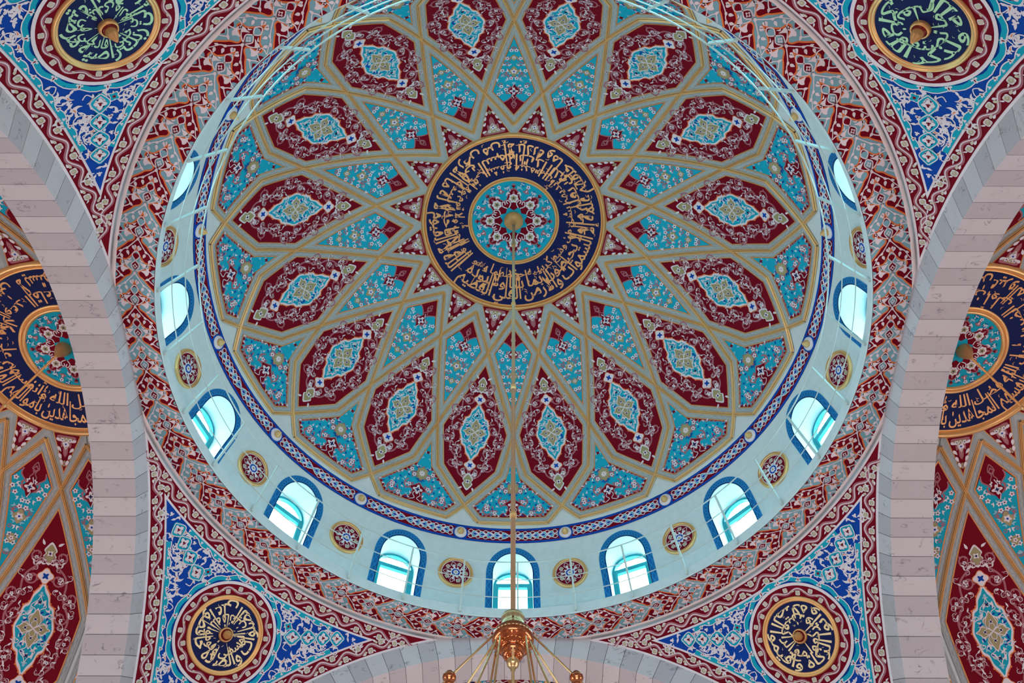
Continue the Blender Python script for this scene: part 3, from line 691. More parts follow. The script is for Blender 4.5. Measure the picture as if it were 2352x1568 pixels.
def window_meshes():
    out = {}
    # painted guilloche border on the wall
    D = Draw(); oi = win_outline(WI+.005, 73.45, 20); oo = win_outline(WO, 72.1, 20)
    def f(u, v, hh): return np.array([drum_pt(a, b, c) for a, b, c in zip(u, v/1.0, hh)])
    D.strip([C(x, t) for x, t in oo], [C(x, t) for x, t in oi], 'window_blue', 0)
    n = len(oo)
    ao = resample(np.array([C(x, t*8.6) for x, t in oo]), .03); ai = np.interp(np.linspace(0, 1, len(ao)), np.linspace(0, 1, n), [x for x, t in oi])+1j*np.interp(np.linspace(0, 1, len(ao)), np.linspace(0, 1, n), [t*8.6 for x, t in oi])
    ao2 = np.interp(np.linspace(0, 1, len(ao)), np.linspace(0, 1, n), [x for x, t in oo])+1j*np.interp(np.linspace(0, 1, len(ao)), np.linspace(0, 1, n), [t*8.6 for x, t in oo])
    ss = np.linspace(0, 1, len(ao))
    for ph in (0, PI):
        k = .5+.30*np.sin(ss*2*PI*19+ph); P = ao2*(1-k)+ai*k; D.stroke(np.array(P), .020, 'window_blue_light', 1)
    for kk in (.05, .95): P = ao2*(1-kk)+ai*kk; D.stroke(P, .022, 'window_blue_light' if kk < .5 else 'navy', 1)
    for i in range(len(D.P)):
        m, l, p, fc = D.P[i]
        if i > 0: D.P[i] = (m, l, p.real+1j*p.imag/8.6, fc)
    out['border'] = D.mesh('painted_border', f, .006)
    # frame and panes in the window plane
    zt = 20.52-DC.z; sp = 19.98-DC.z; zb = 17.86-DC.z; hw = .585
    def arch(w, top, spring, n=16): return [(-w*math.cos(PI*k/n), spring+(top-spring)*math.sin(PI*k/n)) for k in range(n+1)]
    mb = MB(); o = [(-hw, zb)]+arch(hw, zt, sp)+[(hw, zb)]; i_ = [(-.50, zb)]+arch(.50, zt-.085, sp+.02)+[(.50, zb)]
    for a, b, y0, y1 in ((o, i_, WY-.06, WY+.06),):
        k = len(a); v = [(x, y0, z) for x, z in a]+[(x, y0, z) for x, z in b]+[(x, y1, z) for x, z in a]+[(x, y1, z) for x, z in b]
        f_ = []
        for q in range(k-1): f_ += [(q, q+1, k+q+1, k+q), (2*k+q, 3*k+q, 3*k+q+1, 2*k+q+1), (k+q, k+q+1, 3*k+q+1, 3*k+q)]
        mb.add(v, f_, 'teal_frame')
    bx = lambda x0, x1, y0, y1, z0, z1, m: mb.hexa([(x0, y0, z0), (x1, y0, z0), (x1, y1, z0), (x0, y1, z0), (x0, y0, z1), (x1, y0, z1), (x1, y1, z1), (x0, y1, z1)], m)
    bx(-.5, .5, WY-.05, WY+.05, 19.89-DC.z, 20.05-DC.z, 'teal_frame')
    for sx in (-1, 1): bx(min(.43*sx, .5*sx), max(.43*sx, .5*sx), WY-.05, WY+.05, zb, 19.89-DC.z, 'teal_frame')
    out['frame'] = mb.mesh('window_frame')
    mb = MB(); 
    for a in (35, 65, 90, 115, 145):   # fine leading of the fanlight
        mb.tube([(0, WY, 20.06-DC.z), (.49*math.cos(rad(a)), WY, 20.06-DC.z+.38*math.sin(rad(a)))], .005, 'teal_frame', 5)
    out['leading'] = mb.mesh('fanlight_leading')
    mb = MB(); a = arch(.5, zt-.085, 20.03-DC.z); mb.add([(x, WY+.01, z) for x, z in a], [tuple(range(len(a)))], 'glass'); out['fan'] = mb.mesh('pane')
    mb = MB(); mb.add([(-.43, WY+.01, zb), (.43, WY+.01, zb), (.43, WY+.01, 19.89-DC.z), (-.43, WY+.01, 19.89-DC.z)], [(0, 1, 2, 3)], 'glass'); out['pane'] = mb.mesh('pane')
    # spandrel wall outside, closes the gap between round head and reveal
    return out
wm = window_meshes()
for k in range(16):
    o = link('window_%d' % (k+1), wm['frame'], None, DC, -A16*k); struct(o, 'round-headed teal framed window in the drum with blown-out daylight')
    for nm in ('border', 'leading', 'fan', 'pane'): link({'border': 'painted_border', 'leading': 'leading', 'fan': 'pane', 'pane': 'pane'}[nm], wm[nm], o)
    d = Vector((math.sin(A16*k), math.cos(A16*k), 0))
    area('sky_portal', DC+d*(WY+.22)+Vector((0, 0, 1.1)), DC+Vector((0, 0, 1.1)), 1.3, 2.9, 1, (1, 1, 1), True)
# outer shell of the dome (keeps the sky out everywhere but the windows)
mb = MB(); prof = [((DR+.75)*math.sin(rad(t)), (DR+.75)*math.cos(rad(t))) for t in np.linspace(0.01, 74, 30)]; mb.lathe(prof, 'plaster', 96)
for k in range(16):
    M = Matrix.Rotation(-A16*k, 3, 'Z')
    ol = [(x, (DR*math.cos(th))) for x, th in inner]; hh = (WY+.08)*math.tan(A16/2); zt = (DR+.75)*math.cos(rad(74)); zb = 17.3-DC.z
    b = [C(-hh, zt), C(hh, zt), C(hh, zb), C(ol[-1][0], zb)]+[C(x, z) for x, z in ol[::-1]]+[C(ol[0][0], zb), C(-hh, zb)]
    D = Draw(); D.fill(b, 'plaster', 0, grid=.6); me = D.mesh('t', lambda u, v, h: np.stack([u, np.full(len(u), WY+.08), v], -1))
    mb.add([M @ v.co for v in me.vertices], [tuple(p.vertices) for p in me.polygons], 'plaster')
struct(mb.build('wall_drum_outer', None, DC), 'outer shell of the dome and drum')

# ------------------------------------------------------------------ frieze under the dome
def frieze():
    s = DR; D = Draw(); T0, T1 = rad(67.9), rad(71.1); n = 24; a = np.linspace(-A16/2, A16/2, n+1)
    row = lambda t: a+1j*t
    e = rad(.42)
    D.strip(row(T0), row(T0+e), 'blue', 1); D.strip(row(T1-e), row(T1), 'blue', 1); D.strip(row(T0+e), row(T1-e), 'burgundy', 0)
    D2 = Draw(); tm = (T0+T1)/2; k = 11; sp = A16*.78/k; H = rad(.88)
    for i in range(k):
        c = (i-(k-1)/2)*sp; sg = 1 if c >= 0 else -1
        z = lambda x, y: C(c+sg*x*sp, tm+y*H)
        D2.fill(cr([z(-.5, 0), z(-.1, -.55), z(.3, -.75), z(.55, 0), z(.3, .75), z(-.1, .55)], 3, True), 'turquoise', 1)
        D2.fill(cr([z(-.2, 0), z(.1, -.3), z(.35, 0), z(.1, .3)], 3, True), 'blue', 3)
        D2.stroke(cr([z(-.5, 0), z(-.1, -.55), z(.3, -.75), z(.55, 0), z(.3, .75), z(-.1, .55)], 4, True), rad(.17), 'white', 2, closed=True)
        D2.stroke(cr([z(-.25, 0), z(.1, -.35), z(.4, 0), z(.1, .35)], 3, True), rad(.10), 'white', 3, closed=True)
        for q in (-1, 1): D2.stroke(cr([z(.3, .75*q), z(.7, 1.1*q), z(1.0, .55*q), z(.55, 0)], 4), rad(.14), 'white', 2)
    for sg in (-1, 1):
        c = sg*A16*.39; z = lambda x, y: C(c+sg*x*sp, tm+y*H)
        for q in (-1, 0, 1): D2.fill(cr([z(.1, .1*q), z(.7, .5*q+.12), z(1.3, .9*q), z(.7, .5*q-.12)], 3, True), 'white', 2)
    def f(u, v, h): return np.stack([(s-h)*np.sin(v)*np.sin(u), (s-h)*np.sin(v)*np.cos(u), (s-h)*np.cos(v)], -1)
    return D.mesh('frieze_panel', f, .008), D2.mesh('chain_ornament', f, .010)
fa, fb = frieze()
fr = None
mbf = MB(); p0 = [((DR-.004)*math.sin(rad(t)), (DR-.004)*math.cos(rad(t))) for t in (67.85, 71.15)]; mbf.lathe(p0, 'navy', 128)
fr = struct(mbf.build('trim_1', None, DC), 'blue-edged burgundy frieze with a turquoise heart chain around the foot of the dome')
for k in range(16):
    o = link('frieze_panel', fa, fr, None, -A16*k); link('chain_ornament', fb, o)
# gilded studs on white discs
def frame_at(center, R, az, th):
    """matrix: local z points inwards from the sphere surface"""
    d = Vector((math.sin(th)*math.sin(az), math.sin(th)*math.cos(az), math.cos(th))); e1 = Vector((math.cos(az), -math.sin(az), 0)); n = -d; e2 = n.cross(e1)
    M = Matrix((e1, e2, n)).transposed().to_4x4(); M.translation = Vector(center)+d*R; return M
def stud_parts():
    a = MB(); a.lathe([(.001, .05), (.15, .05), (.185, .03), (.19, .0)], 'white', 24)
    b = MB(); b.lathe([(.19, .0), (.20, .03), (.225, .03), (.235, .0)], 'blue', 24)
    c = MB(); pts = []
    prof = [(.098, .04), (.108, .07), (.10, .12), (.072, .17), (.035, .22), (.002, .25)]
    v = []; f_ = []; n = 24
    for i in range(n):
        q = 2*PI*i/n; g = 1-.07*(i % 2)
        for r, z in prof: v.append((r*g*math.sin(q), r*g*math.cos(q), z))
    for i in range(n):
        j = (i+1) % n
        for t in range(len(prof)-1): f_.append((i*6+t, j*6+t, j*6+t+1, i*6+t+1))
    c.add(v, f_, 'gold')
    return a.mesh('backing_disc', True), b.mesh('blue_ring', True), c.mesh('stud_cone')
sa, sb, sc_ = stud_parts()
for k in range(16):
    M = frame_at(DC, DR-.012, A16*(k+.5), rad(69.6)); o = link('ceiling_stud', sc_); o.matrix_world = M
    tag(o, 'pointed gilded stud on a white disc in the blue frieze below the dome', 'stud', 'gilded studs around the dome frieze')
    link('backing_disc', sa, o); link('blue_ring', sb, o)

# ------------------------------------------------------------------ roundels between the windows
def wall_roundel():
    D = Draw(); e = np.exp(1j*np.linspace(0, 2*PI, 40, endpoint=False))
    D.fill(.44*e, 'white', 0); D.fill(.405*e, 'burgundy', 1)
    S = Draw(); S.fill(.17*lobes(10, 1, .18, 0, 60), 'white', 1); S.fill(.12*e, 'blue', 2); S.fill(.075*lobes(8, 1, .2), 'white', 3); disc(S, 0, .03, 'olive', 4, 8)
    for k in range(10):
        S.push(0, 2*PI*k/10)
        if k % 2 == 0: S.fill(.30+.062*lobes(4, 1, .12, PI/4, 20), 'white', 2); S.fill(.30+.045*lobes(4, 1, .12, PI/4, 20), 'olive', 3); disc(S, .30, .016, 'white', 4, 6)
        else:
            S.fill(leafpts(.12, .035, 0)+.17, 'white', 2)
            for sg in (1, -1): S.stroke(cr([C(.19, 0), C(.25, .045*sg), C(.32, .05*sg), C(.38, .0)], 4), .014, 'white', 2)
        S.stroke(cr([C(.15, .0), C(.22, .05), C(.30, .09)], 4), .012, 'white', 2); S.pop()
    flat = lambda u, v, h: np.stack([u, v, h], -1)
    mb = MB(); mb.lathe([(.425, .0), (.43, .05), (.45, .075), (.47, .055), (.485, .075), (.51, .05), (.525, .0)], 'gold', 48)
    return D.mesh('painted_disc', flat, .012), S.mesh('ornament', flat, .016), mb.mesh('gilded_rim', True)
ra, rb, rc = wall_roundel()
for k in range(16):
    M = frame_at(DC, DR-.02, A16*(k+.5), rad(79.0)); o = link('wall_roundel', rc); o.matrix_world = M
    tag(o, 'gilt-rimmed burgundy rosette roundel on the drum wall between two windows', 'medallion', 'roundels between the drum windows')
    p = link('painted_disc', ra, o); link('ornament', rb, p)

# ------------------------------------------------------------------ gallery lip, painted ring soffit, railing
ZR = 17.49; RI, RO = 8.0, 8.93
mb = MB(); mb.lathe([(RO+.25, ZR+.012), (RI+.02, ZR+.012), (RI, ZR+.0), (RI-.012, ZR+.03), (RI-.012, ZR+.06), (RI, ZR+.075), (RI+.005, 17.84), (RI+.03, 17.87), (8.80, 17.87)], 'plaster', 160)
lip = struct(mb.build('trim_2', smooth=False), 'white gallery lip projecting inwards at the foot of the drum')
mb = MB(); mb.lathe([(8.83, ZR+.005), (8.835, ZR-.012), (8.855, ZR-.022), (8.90, ZR-.022), (8.925, ZR-.01), (8.93, ZR+.02), (8.95, ZR+.02)], 'moulding', 160)
struct(mb.build('trim_3', smooth=True), 'pale rounded moulding around the outer edge of the painted ring')
UNIT = rad(11.05); RM = 8.425; UL = UNIT*RM; PX = UL/1183.0
CH = [C(0, 0), C(40, 100), C(115, 205), C(165, 245), C(235, 258), C(258, 318), C(205, 350), C(150, 378), C(85, 408), C(62, 440), C(82, 492), C(165, 545), C(215, 605), C(350, 735)]
def ring_unit(sg):
    def mp(u, v, h):   # u: across the band (radial outwards), v: down from apex, az decreases with v
        az = sg*(-(v*PX)/RM); r = RM+u*(.83/680)
        return np.stack([r*np.sin(az), r*np.cos(az), ZR-h], -1)
    right = cr(CH, 4); full = np.concatenate([np.array([C(-z.real, z.imag) for z in right[::-1]]), right[1:]])
    full = np.clip(full.real, -340, 340)+1j*full.imag
    def region(y, m, m2):
        D.fill(np.concatenate([full+1j*y, (full+1j*(y+591.5))[::-1]]), m, 1)
        D.stroke(full+1j*y, 24, 'orange', 2)
    D = Draw(); region(0, 'burgundy', 0); region(591.5, 'ring_blue', 0)
    base = D.mesh('cartouche_panel', mp, .004)
    S = Draw()
    for y, inn, wcol in ((0, 'ring_blue', 'white'), (591.5, 'burgundy', 'white')):
        S.push(1j*y)
        for mir in (False, 2):
            S.push(0, 0, 1, mir)
            # interlace of the cartouche
            S.fill(cr([C(0, 240), C(55, 320), C(0, 400)], 5), inn, 1); S.fill(cr([C(0, 105), C(60, 140), C(50, 200), C(0, 240)], 4), inn, 1)
            S.stroke(cr([C(0, 440), C(-72, 320), C(0, 235), C(62, 160), C(40, 100), C(0, 70)], 5), 17, wcol, 2)
            S.fill(cr([C(58, 250), C(110, 262), C(170, 262), C(235, 300), C(180, 318), C(150, 350), C(120, 310)], 3, True), wcol, 2)
            S.fill(cr([C(70, 195), C(110, 225), C(140, 225), C(100, 250)], 3, True), wcol, 2)
            S.stroke(cr([C(10, 425), C(90, 390), C(150, 340)], 4), 16, wcol, 2)
            # vine down the leg
            S.stroke(cr([C(0, 450), C(95, 570), C(160, 640), C(230, 690), C(290, 790), C(338, 850)], 5), 17, wcol, 2, (1, 1, .7))
            for z, r, L in ((C(70, 580), 1.9, 85), (C(135, 640), .2, 70), (C(150, 680), 1.7, 85), (C(235, 712), .1, 70), (C(250, 760), 1.7, 85), (C(30, 560), 1.5, 70)): leaf(S, z, r, L, L*.33, wcol, 3, .2)
            # half palmette at the edge of the band
            S.stroke(cr([C(340, 860), C(250, 845), C(190, 900), C(230, 960), C(340, 1010)], 5), 17, wcol, 2)
            S.fill(cr([C(230, 905), C(190, 960), C(105, 985), C(165, 1020), C(200, 1060), C(245, 1010)], 3, True), wcol, 3)
            S.fill(cr([C(340, 920), C(280, 960), C(300, 1030), C(340, 1050)], 4), inn, 1)
            S.stroke(cr([C(340, 1030), C(270, 1080), C(250, 1130), C(340, 1200)], 5), 17, wcol, 2); S.fill(cr([C(340, 1080), C(300, 1120), C(340, 1170)], 4), inn, 2)
            leaf(S, C(255, 1100), 2.4, 80, 24, wcol, 3)
            S.pop()
        star4(S, C(0, 330), 42, 3, wcol, .3, 0); star4(S, C(0, 330), 22, 4, inn, .3, 0); disc(S, C(0, 455), 26, wcol, 4, 8)
        S.pop()
    return base, S.mesh('arabesque', mp, .008)
import bmesh
def clip_side(me, rz, sg):
    """keep only the part of a ring unit on its own side of the building's long axis"""
    bm = bmesh.new(); bm.from_mesh(me); n = Vector((math.cos(rz), -math.sin(rz), 0))*sg
    bmesh.ops.bisect_plane(bm, geom=bm.verts[:]+bm.edges[:]+bm.faces[:], plane_co=Vector((0, 0, 0)), plane_no=n, clear_inner=True)
    r = bpy.data.meshes.new(me.name.split('.')[0]); bm.to_mesh(r); bm.free()
    for m in me.materials: r.materials.append(m)
    return r if len(r.polygons) else None
ring = struct(link('ceiling_ring', None), 'ring soffit below the gallery painted with interlocking burgundy and blue cartouches')
mb = MB(); mb.lathe([(RI+.015, ZR+.004), (8.84, ZR+.004)], 'ring_blue', 160); link('ring_ground', mb.mesh('ring_ground'), ring)
for sg in (1, -1):
    ba, bb = ring_unit(sg)
    for k in range(0, 18):
        az = sg*(UNIT*(k+.195)); ma, mb_ = (clip_side(m_, -az, sg) for m_ in (ba, bb)) if k in (0, 1, 2, 15, 16, 17) else (ba, bb)
        if ma is None: continue
        o = link('cartouche_panel', ma, ring, None, -az)
        if mb_ is not None: link('arabesque', mb_, o)

# railing
rail = link('gallery_railing', None, None, (0, 0, 17.5)); tag(rail, 'slim white metal railing with leaning posts around the gallery below the drum windows', 'railing')
mb = MB()
dr, dz = -.33, 1.72; L = math.hypot(dr, dz); nx, nz = dz/L, -dr/L
hw, hd = .024, .03
v = []
for t in (0, 1):
    r, z = 7.965+dr*t, .06+dz*t
    v += [(-hw, r-hd*nx, z-hd*nz), (hw, r-hd*nx, z-hd*nz), (hw, r+hd*nx, z+hd*nz), (-hw, r+hd*nx, z+hd*nz)]
mb.hexa(v, 'railing_paint'); pm_ = mb.mesh('post')
for k in range(32): link('post', pm_, rail, None, -rad(1.0+11.25*k))
for r, z, q in ((7.60, 1.74, .020), (7.72, 1.15, .014), (7.83, .58, .014)):
    mb = MB(); mb.tube([(r*math.sin(2*PI*i/160), r*math.cos(2*PI*i/160), z) for i in range(160)], q, 'railing_paint', 6, True); mb.build('rail', rail, smooth=True)

# ------------------------------------------------------------------ great arches
AX, AZ, AR0, AR1, AD = 8.70, 8.83, 8.12, 8.80, .98
STEP = rad(3.09)
def voussoir(m):
    g = .006/AR0; a0, a1 = -STEP/2+g, STEP/2-g; mb = MB(); r1 = AR1+.18
    P = lambda r, a, y: (r*math.sin(a), y, r*math.cos(a))
    mb.hexa([P(AR0, a0, 0), P(AR0, a1, 0), P(AR0, a1, AD), P(AR0, a0, AD), P(r1, a0, 0), P(r1, a1, 0), P(r1, a1, AD), P(r1, a0, AD)], m)
    return mb.mesh('voussoir')
vm = (voussoir('marble_light'), voussoir('marble_dark'))
mb = MB(); n = 60; a = [PI*(-.5+i/n) for i in range(n+1)]
for r0, r1, y0, y1 in ((AR0+.02, AR1+.22, .02, AD-.02),):
    v = []; f_ = []
    for x in a:
        for r, y in ((r0, y0), (r0, y1), (r1, y1), (r1, y0)): v.append((r*math.sin(x), y, r*math.cos(x)))
    for i in range(n):
        for k in range(4): f_.append((4*i+k, 4*i+(k+1) % 4, 4*i+4+(k+1) % 4, 4*i+4+k))
    mb.add(v, f_, 'mortar')
core = mb.mesh('mortar_core')
for k, side in enumerate(('front', 'right', 'back', 'left')):
    ar = link('wall_%s_arch' % side, core); q = Matrix.Rotation(-k*PI/2, 4, 'Z') @ Matrix.Translation((0, AX, AZ)); ar.matrix_world = q
    struct(ar, 'great round arch of alternating grey marble blocks on the %s side' % side)
    for i in range(-27, 28):
        o = link('voussoir', vm[i % 2], ar); o.rotation_euler = (0, i*STEP, 0)

# ------------------------------------------------------------------ pendentives
PZ, PR = AZ, 12.38; PTH = rad(54.6)
pf, pinv = sphere_map(PR, PTH)      # local frame: azimuth 0 = the pendentive's own diagonal
def pen_curves():
    q = 45
    def loc(x, y, z):
        a = math.atan2(x, y)-rad(q); r = math.hypot(x, y); t = math.atan2(r, z-PZ); return pinv(a, t)
    ring_r = 8.93; zr = PZ+math.sqrt(PR**2-ring_r**2); ac = math.acos(AX/ring_r)
    top = [loc(ring_r*math.sin(a), ring_r*math.cos(a), zr) for a in np.linspace(ac, PI/2-ac, 60)]
    rr = math.sqrt(PR**2-AX**2); y0 = math.sqrt(ring_r**2-AX**2)
    xs = np.concatenate([np.linspace(y0, 8.2, 40), np.linspace(8.3, 8.69, 8)])
    front = [loc(x, AX, PZ+math.sqrt(max(rr*rr-x*x, 0))) for x in xs]      # along the front arch
    side = [loc(AX, x, PZ+math.sqrt(max(rr*rr-x*x, 0))) for x in xs]
    return np.array(top), np.array(front), np.array(side)
ptop, pfront, pside = pen_curves()
# closed outline: along the ring from front cusp to side cusp, then down the side arch, up the front arch
outline = np.concatenate([ptop, pside[1:], pfront[::-1][:-1]])
def off(curve, d):
    t = np.gradient(curve); t /= np.abs(t); return curve+1j*t*d
CEN = outline.mean()
def inward(curve, d):
    a = off(curve, d); return a if abs(a[len(a)//2]-CEN) < abs(curve[len(curve)//2]-CEN) else off(curve, -d)
def isect_trim(a, b):
    """cut curve a at its first crossing with curve b, both ways"""
    for i in range(len(a)-1):
        for j in range(len(b)-1):
            r, s = a[i+1]-a[i], b[j+1]-b[j]; den = r.real*s.imag-r.imag*s.real
            if abs(den) < 1e-12: continue
            q = b[j]-a[i]; t = (q.real*s.imag-q.imag*s.real)/den; u = (q.real*r.imag-q.imag*r.real)/den
            if 0 <= t <= 1 and 0 <= u <= 1: return i, j, a[i]+t*r
    return None
def field_poly(d):
    t_, s_, f_ = inward(ptop, d), inward(pside, d), inward(pfront, d)
    i1, j1, z1 = isect_trim(t_[len(t_)//2:], s_); i1 += len(t_)//2
    i0, j0, z0 = isect_trim(t_[:len(t_)//2+1], f_)
    r = isect_trim(s_[j1+1:], f_[j0+1:])
    if r: i2, j2, z2 = r; sd = list(s_[j1+1:][:i2+1])+[z2]; fd = list(f_[j0+1:][:j2+1])
    else: sd = list(s_[j1+1:]); fd = list(f_[j0+1:])
    return np.array([z0]+list(t_[i0+1:i1+1])+[z1]+sd+fd[::-1]), np.array([z0]+list(t_[i0+1:i1+1])+[z1]), np.array([z1]+sd), np.array([z0]+fd)
B0, B1_, B2_ = .055, .405, .455
def border(D, c0, c1, seed):
    """scrolling border between an edge curve and the field"""
    mid = resample(c0, .05); t = np.gradient(mid); t /= np.abs(t); sg = 1
    if abs((mid+1j*t*.2)[len(mid)//2]-CEN) > abs(mid[len(mid)//2]-CEN): sg = -1
    mid = mid+1j*t*sg*(B0+B1_)/2; L = np.concatenate([[0], np.cumsum(np.abs(np.diff(mid)))])
    per = .72; n = 1j*t*sg
    wv = mid+n*.09*np.sin(2*PI*L/per)
    wv2 = mid+n*(.09*np.sin(2*PI*L/per)+.012)
    D.stroke(wv, .085, 'mauve', 2); D.stroke(wv2, .022, 'white', 3)
    for k in range(int(L[-1]/per*2)):
        s = (k+.5)*per/2; q = np.searchsorted(L, s)
        if q >= len(mid)-1: break
        side_ = -1 if k % 2 == 0 else 1; z = mid[q]+n[q]*side_*.075; a = math.atan2(t[q].imag, t[q].real)
        D.fill(z+.082*lobes(4, 1, .10, a+PI/4, 20), 'white', 4); D.fill(z+.064*lobes(5, 1, .14, a, 20), 'cream', 5); D.stroke(z+.035*np.exp(1j*np.linspace(a, a+5, 8)), .012, 'olive', 6)
        leaf(D, z+.10*t[q], a+.5*side_, .12, .034, 'cream', 4); leaf(D, z-.08*t[q], a+PI-.6*side_, .10, .02, 'white', 4)
        leaf(D, mid[q]+t[q]*.14+n[q]*side_*.12, a+.4*side_, .11, .03, 'white', 4)

def pend_ornament():
    D = Draw(); D.fill(outline, 'white', 0, grid=.33)
    fo, a0, a1, a2 = field_poly(B0); D.fill(fo, 'burgundy', 1, grid=.33)
    fi, b0, b1, b2 = field_poly(B1_); D.fill(fi, 'white', 2, grid=.33)
    ff, c0, c1, c2 = field_poly(B2_); D.fill(ff, 'blue', 3, grid=.33)
    base = D.mesh('pendentive_ground', pf, 0.0)
    S = Draw()
    for c in (ptop, pside, pfront): border(S, c[3:-3] if c is ptop else c[6:], None, 1)
    bor = S.mesh('border_scroll', pf, .006)
    # field: turquoise chain on the axis, scalloped edging, scrolling leaves (symmetrical about the diagonal)
    F = Draw(); half = ff
    for c in (c0, c1, c2):
        m = resample(c, .06); t = np.gradient(m); t /= np.abs(t); sg = 1
        if abs((m+1j*t*.2)[len(m)//2]-CEN) > abs(m[len(m)//2]-CEN): sg = -1
        L = np.concatenate([[0], np.cumsum(np.abs(np.diff(m)))]); n = 1j*t*sg; ph = 2*PI*L/.46
        sh = .045+.085*np.abs(np.sin(ph/2)); ok = inside(ff, m+n*.2)
        e = m+n*.03
        tips = np.array([c0[0], c0[-1]]); good = np.abs(m[:, None]-tips[None, :]).min(axis=1) > 1.05
        i0, i1 = np.argmax(good), len(m)-np.argmax(good[::-1]); F.strip((m+n*.0)[i0:i1], (m+n*sh)[i0:i1], 'turquoise', 2); F.stroke((m+n*sh)[i0:i1], .022, 'white', 3)
        for k in range(int(L[-1]/.23)):
            q = np.searchsorted(L, (k+.5)*.23); q = min(q, len(m)-1); a = math.atan2(n[q].imag, n[q].real)
            if not good[q]: continue
            trefoil(F, m[q]+n[q]*.015, a, .12 if k % 2 else .08, 3, 'white', 'burgundy' if k % 2 else None)
    # around the roundel
    ee = np.exp(1j*np.linspace(0, 2*PI, 73)); rr = 1.33+.06*np.abs(np.cos(8*np.linspace(0, 2*PI, 73)))
    F.stroke(rr*ee, .10, 'turquoise', 2); F.stroke((rr+.06)*ee, .022, 'white', 3)
    for k in range(16): trefoil(F, 1.28*np.exp(1j*(PI/8*k+.2)), PI/8*k+.2, .15, 3, 'white', 'burgundy')
    ffr = resample(np.append(ff, ff[0]), .1)
    keep = lambda z, d=.0: abs(z) > 1.46+d and inside(ff, np.array([z]))[0] and np.abs(ffr-z).min() > .11+d*.6
    chain = []
    vv = ff.imag.min()+.5
    for dirs, v0, v1, ln in ((1, 1.5, ff.imag.max(), .5), (-1, None, None, .0)):
        if dirs < 0: continue
        y = v0; s = .52
        while y < v1-.3:
            w_ = .15*s/.52
            for mir in (1, -1):
                F.stroke(cr([C(0, y), C(mir*w_, y+s*.32), C(mir*w_*1.1, y+s*.55), C(0, y+s)], 6), .075, 'turquoise', 4); F.stroke(cr([C(0, y), C(mir*w_*1.25, y+s*.32), C(mir*w_*1.35, y+s*.58), C(0, y+s)], 6), .02, 'white', 5)
            star4(F, C(0, y+s*.5), w_*1.0, 5, 'white', .3, 0); trefoil(F, C(0, y+s*.42), PI/2, w_*.7, 6, 'burgundy'); chain.append((y, s)); y += s*.93; s *= .955
    # chains running to the two cusps of the ring
    for mir in (False, 2):
        F.push(0, 0, 1, mir)
        cus = c0[-1]; st = 1.5*cus/abs(cus); d = (cus-st); Ld = abs(d); d /= Ld; y = 0.0; s = .46
        while y < Ld-.85:
            for mm in (1, -1):
                w_ = .13*mm
                P = lambda a, b: st+d*(y+a*s)+1j*d*b*w_
                F.stroke(cr([P(0, 0), P(.32, 1), P(.6, 1.05), P(1, 0)], 6), .07, 'turquoise', 4); F.stroke(cr([P(0, 0), P(.32, 1.3), P(.6, 1.3), P(1, 0)], 6), .02, 'white', 5)
            z = st+d*(y+.5*s); a = math.atan2(d.imag, d.real); star4(F, z, .13, 5, 'white', .3, a); trefoil(F, z-d*.05, a, .10, 6, 'burgundy'); y += s*.94; s *= .95
        rn = random.Random(11); pts = poisson(ff, .40, 6000, 21, True)
        for z in pts:
            if not keep(z, .08): continue
            spiral(F, z+.17, PI/2, rn.uniform(.15, .2), rn.choice([1, -1]), .024, 'white', 1, 1.25, 'white', .62, 7, 'white')
        pts = poisson(ff, .125, 26000, 5, True)
        for z in pts:
            if not keep(z): continue
            q = rn.random(); r = rn.uniform(0, 6.3)
            if q < .55: wing(F, z, r, rn.uniform(.15, .22), rn.choice([1, -1]), 1, 'white', 'orange' if q < .12 else None)
            elif q < .85: trefoil(F, z, r, rn.uniform(.11, .15), 1, 'white', 'burgundy' if q > .8 else None)
            else: F.stroke(cr([z, z+.13*np.exp(1j*r), z+.2*np.exp(1j*(r+.9)), z+.14*np.exp(1j*(r+1.8))], 4), .022, 'white', 1)
            if rn.random() < .4: leaf(F, z+.03*np.exp(1j*r), r+2.2, .12, .03, 'white', 1)
        for z in poisson(ff, .55, 3000, 2, True):
            if keep(z, .1) and rn.random() < .6: star4(F, z, .13, 2, 'white', .25, 0); star4(F, z, .105, 3, 'turquoise', .25, 0); star4(F, z, .04, 4, 'burgundy', .25, 0)
        F.pop()
    fld = F.mesh('field_arabesque', pf, .016)
    return base, bor, fld
pb, pbo, pfl = pend_ornament()

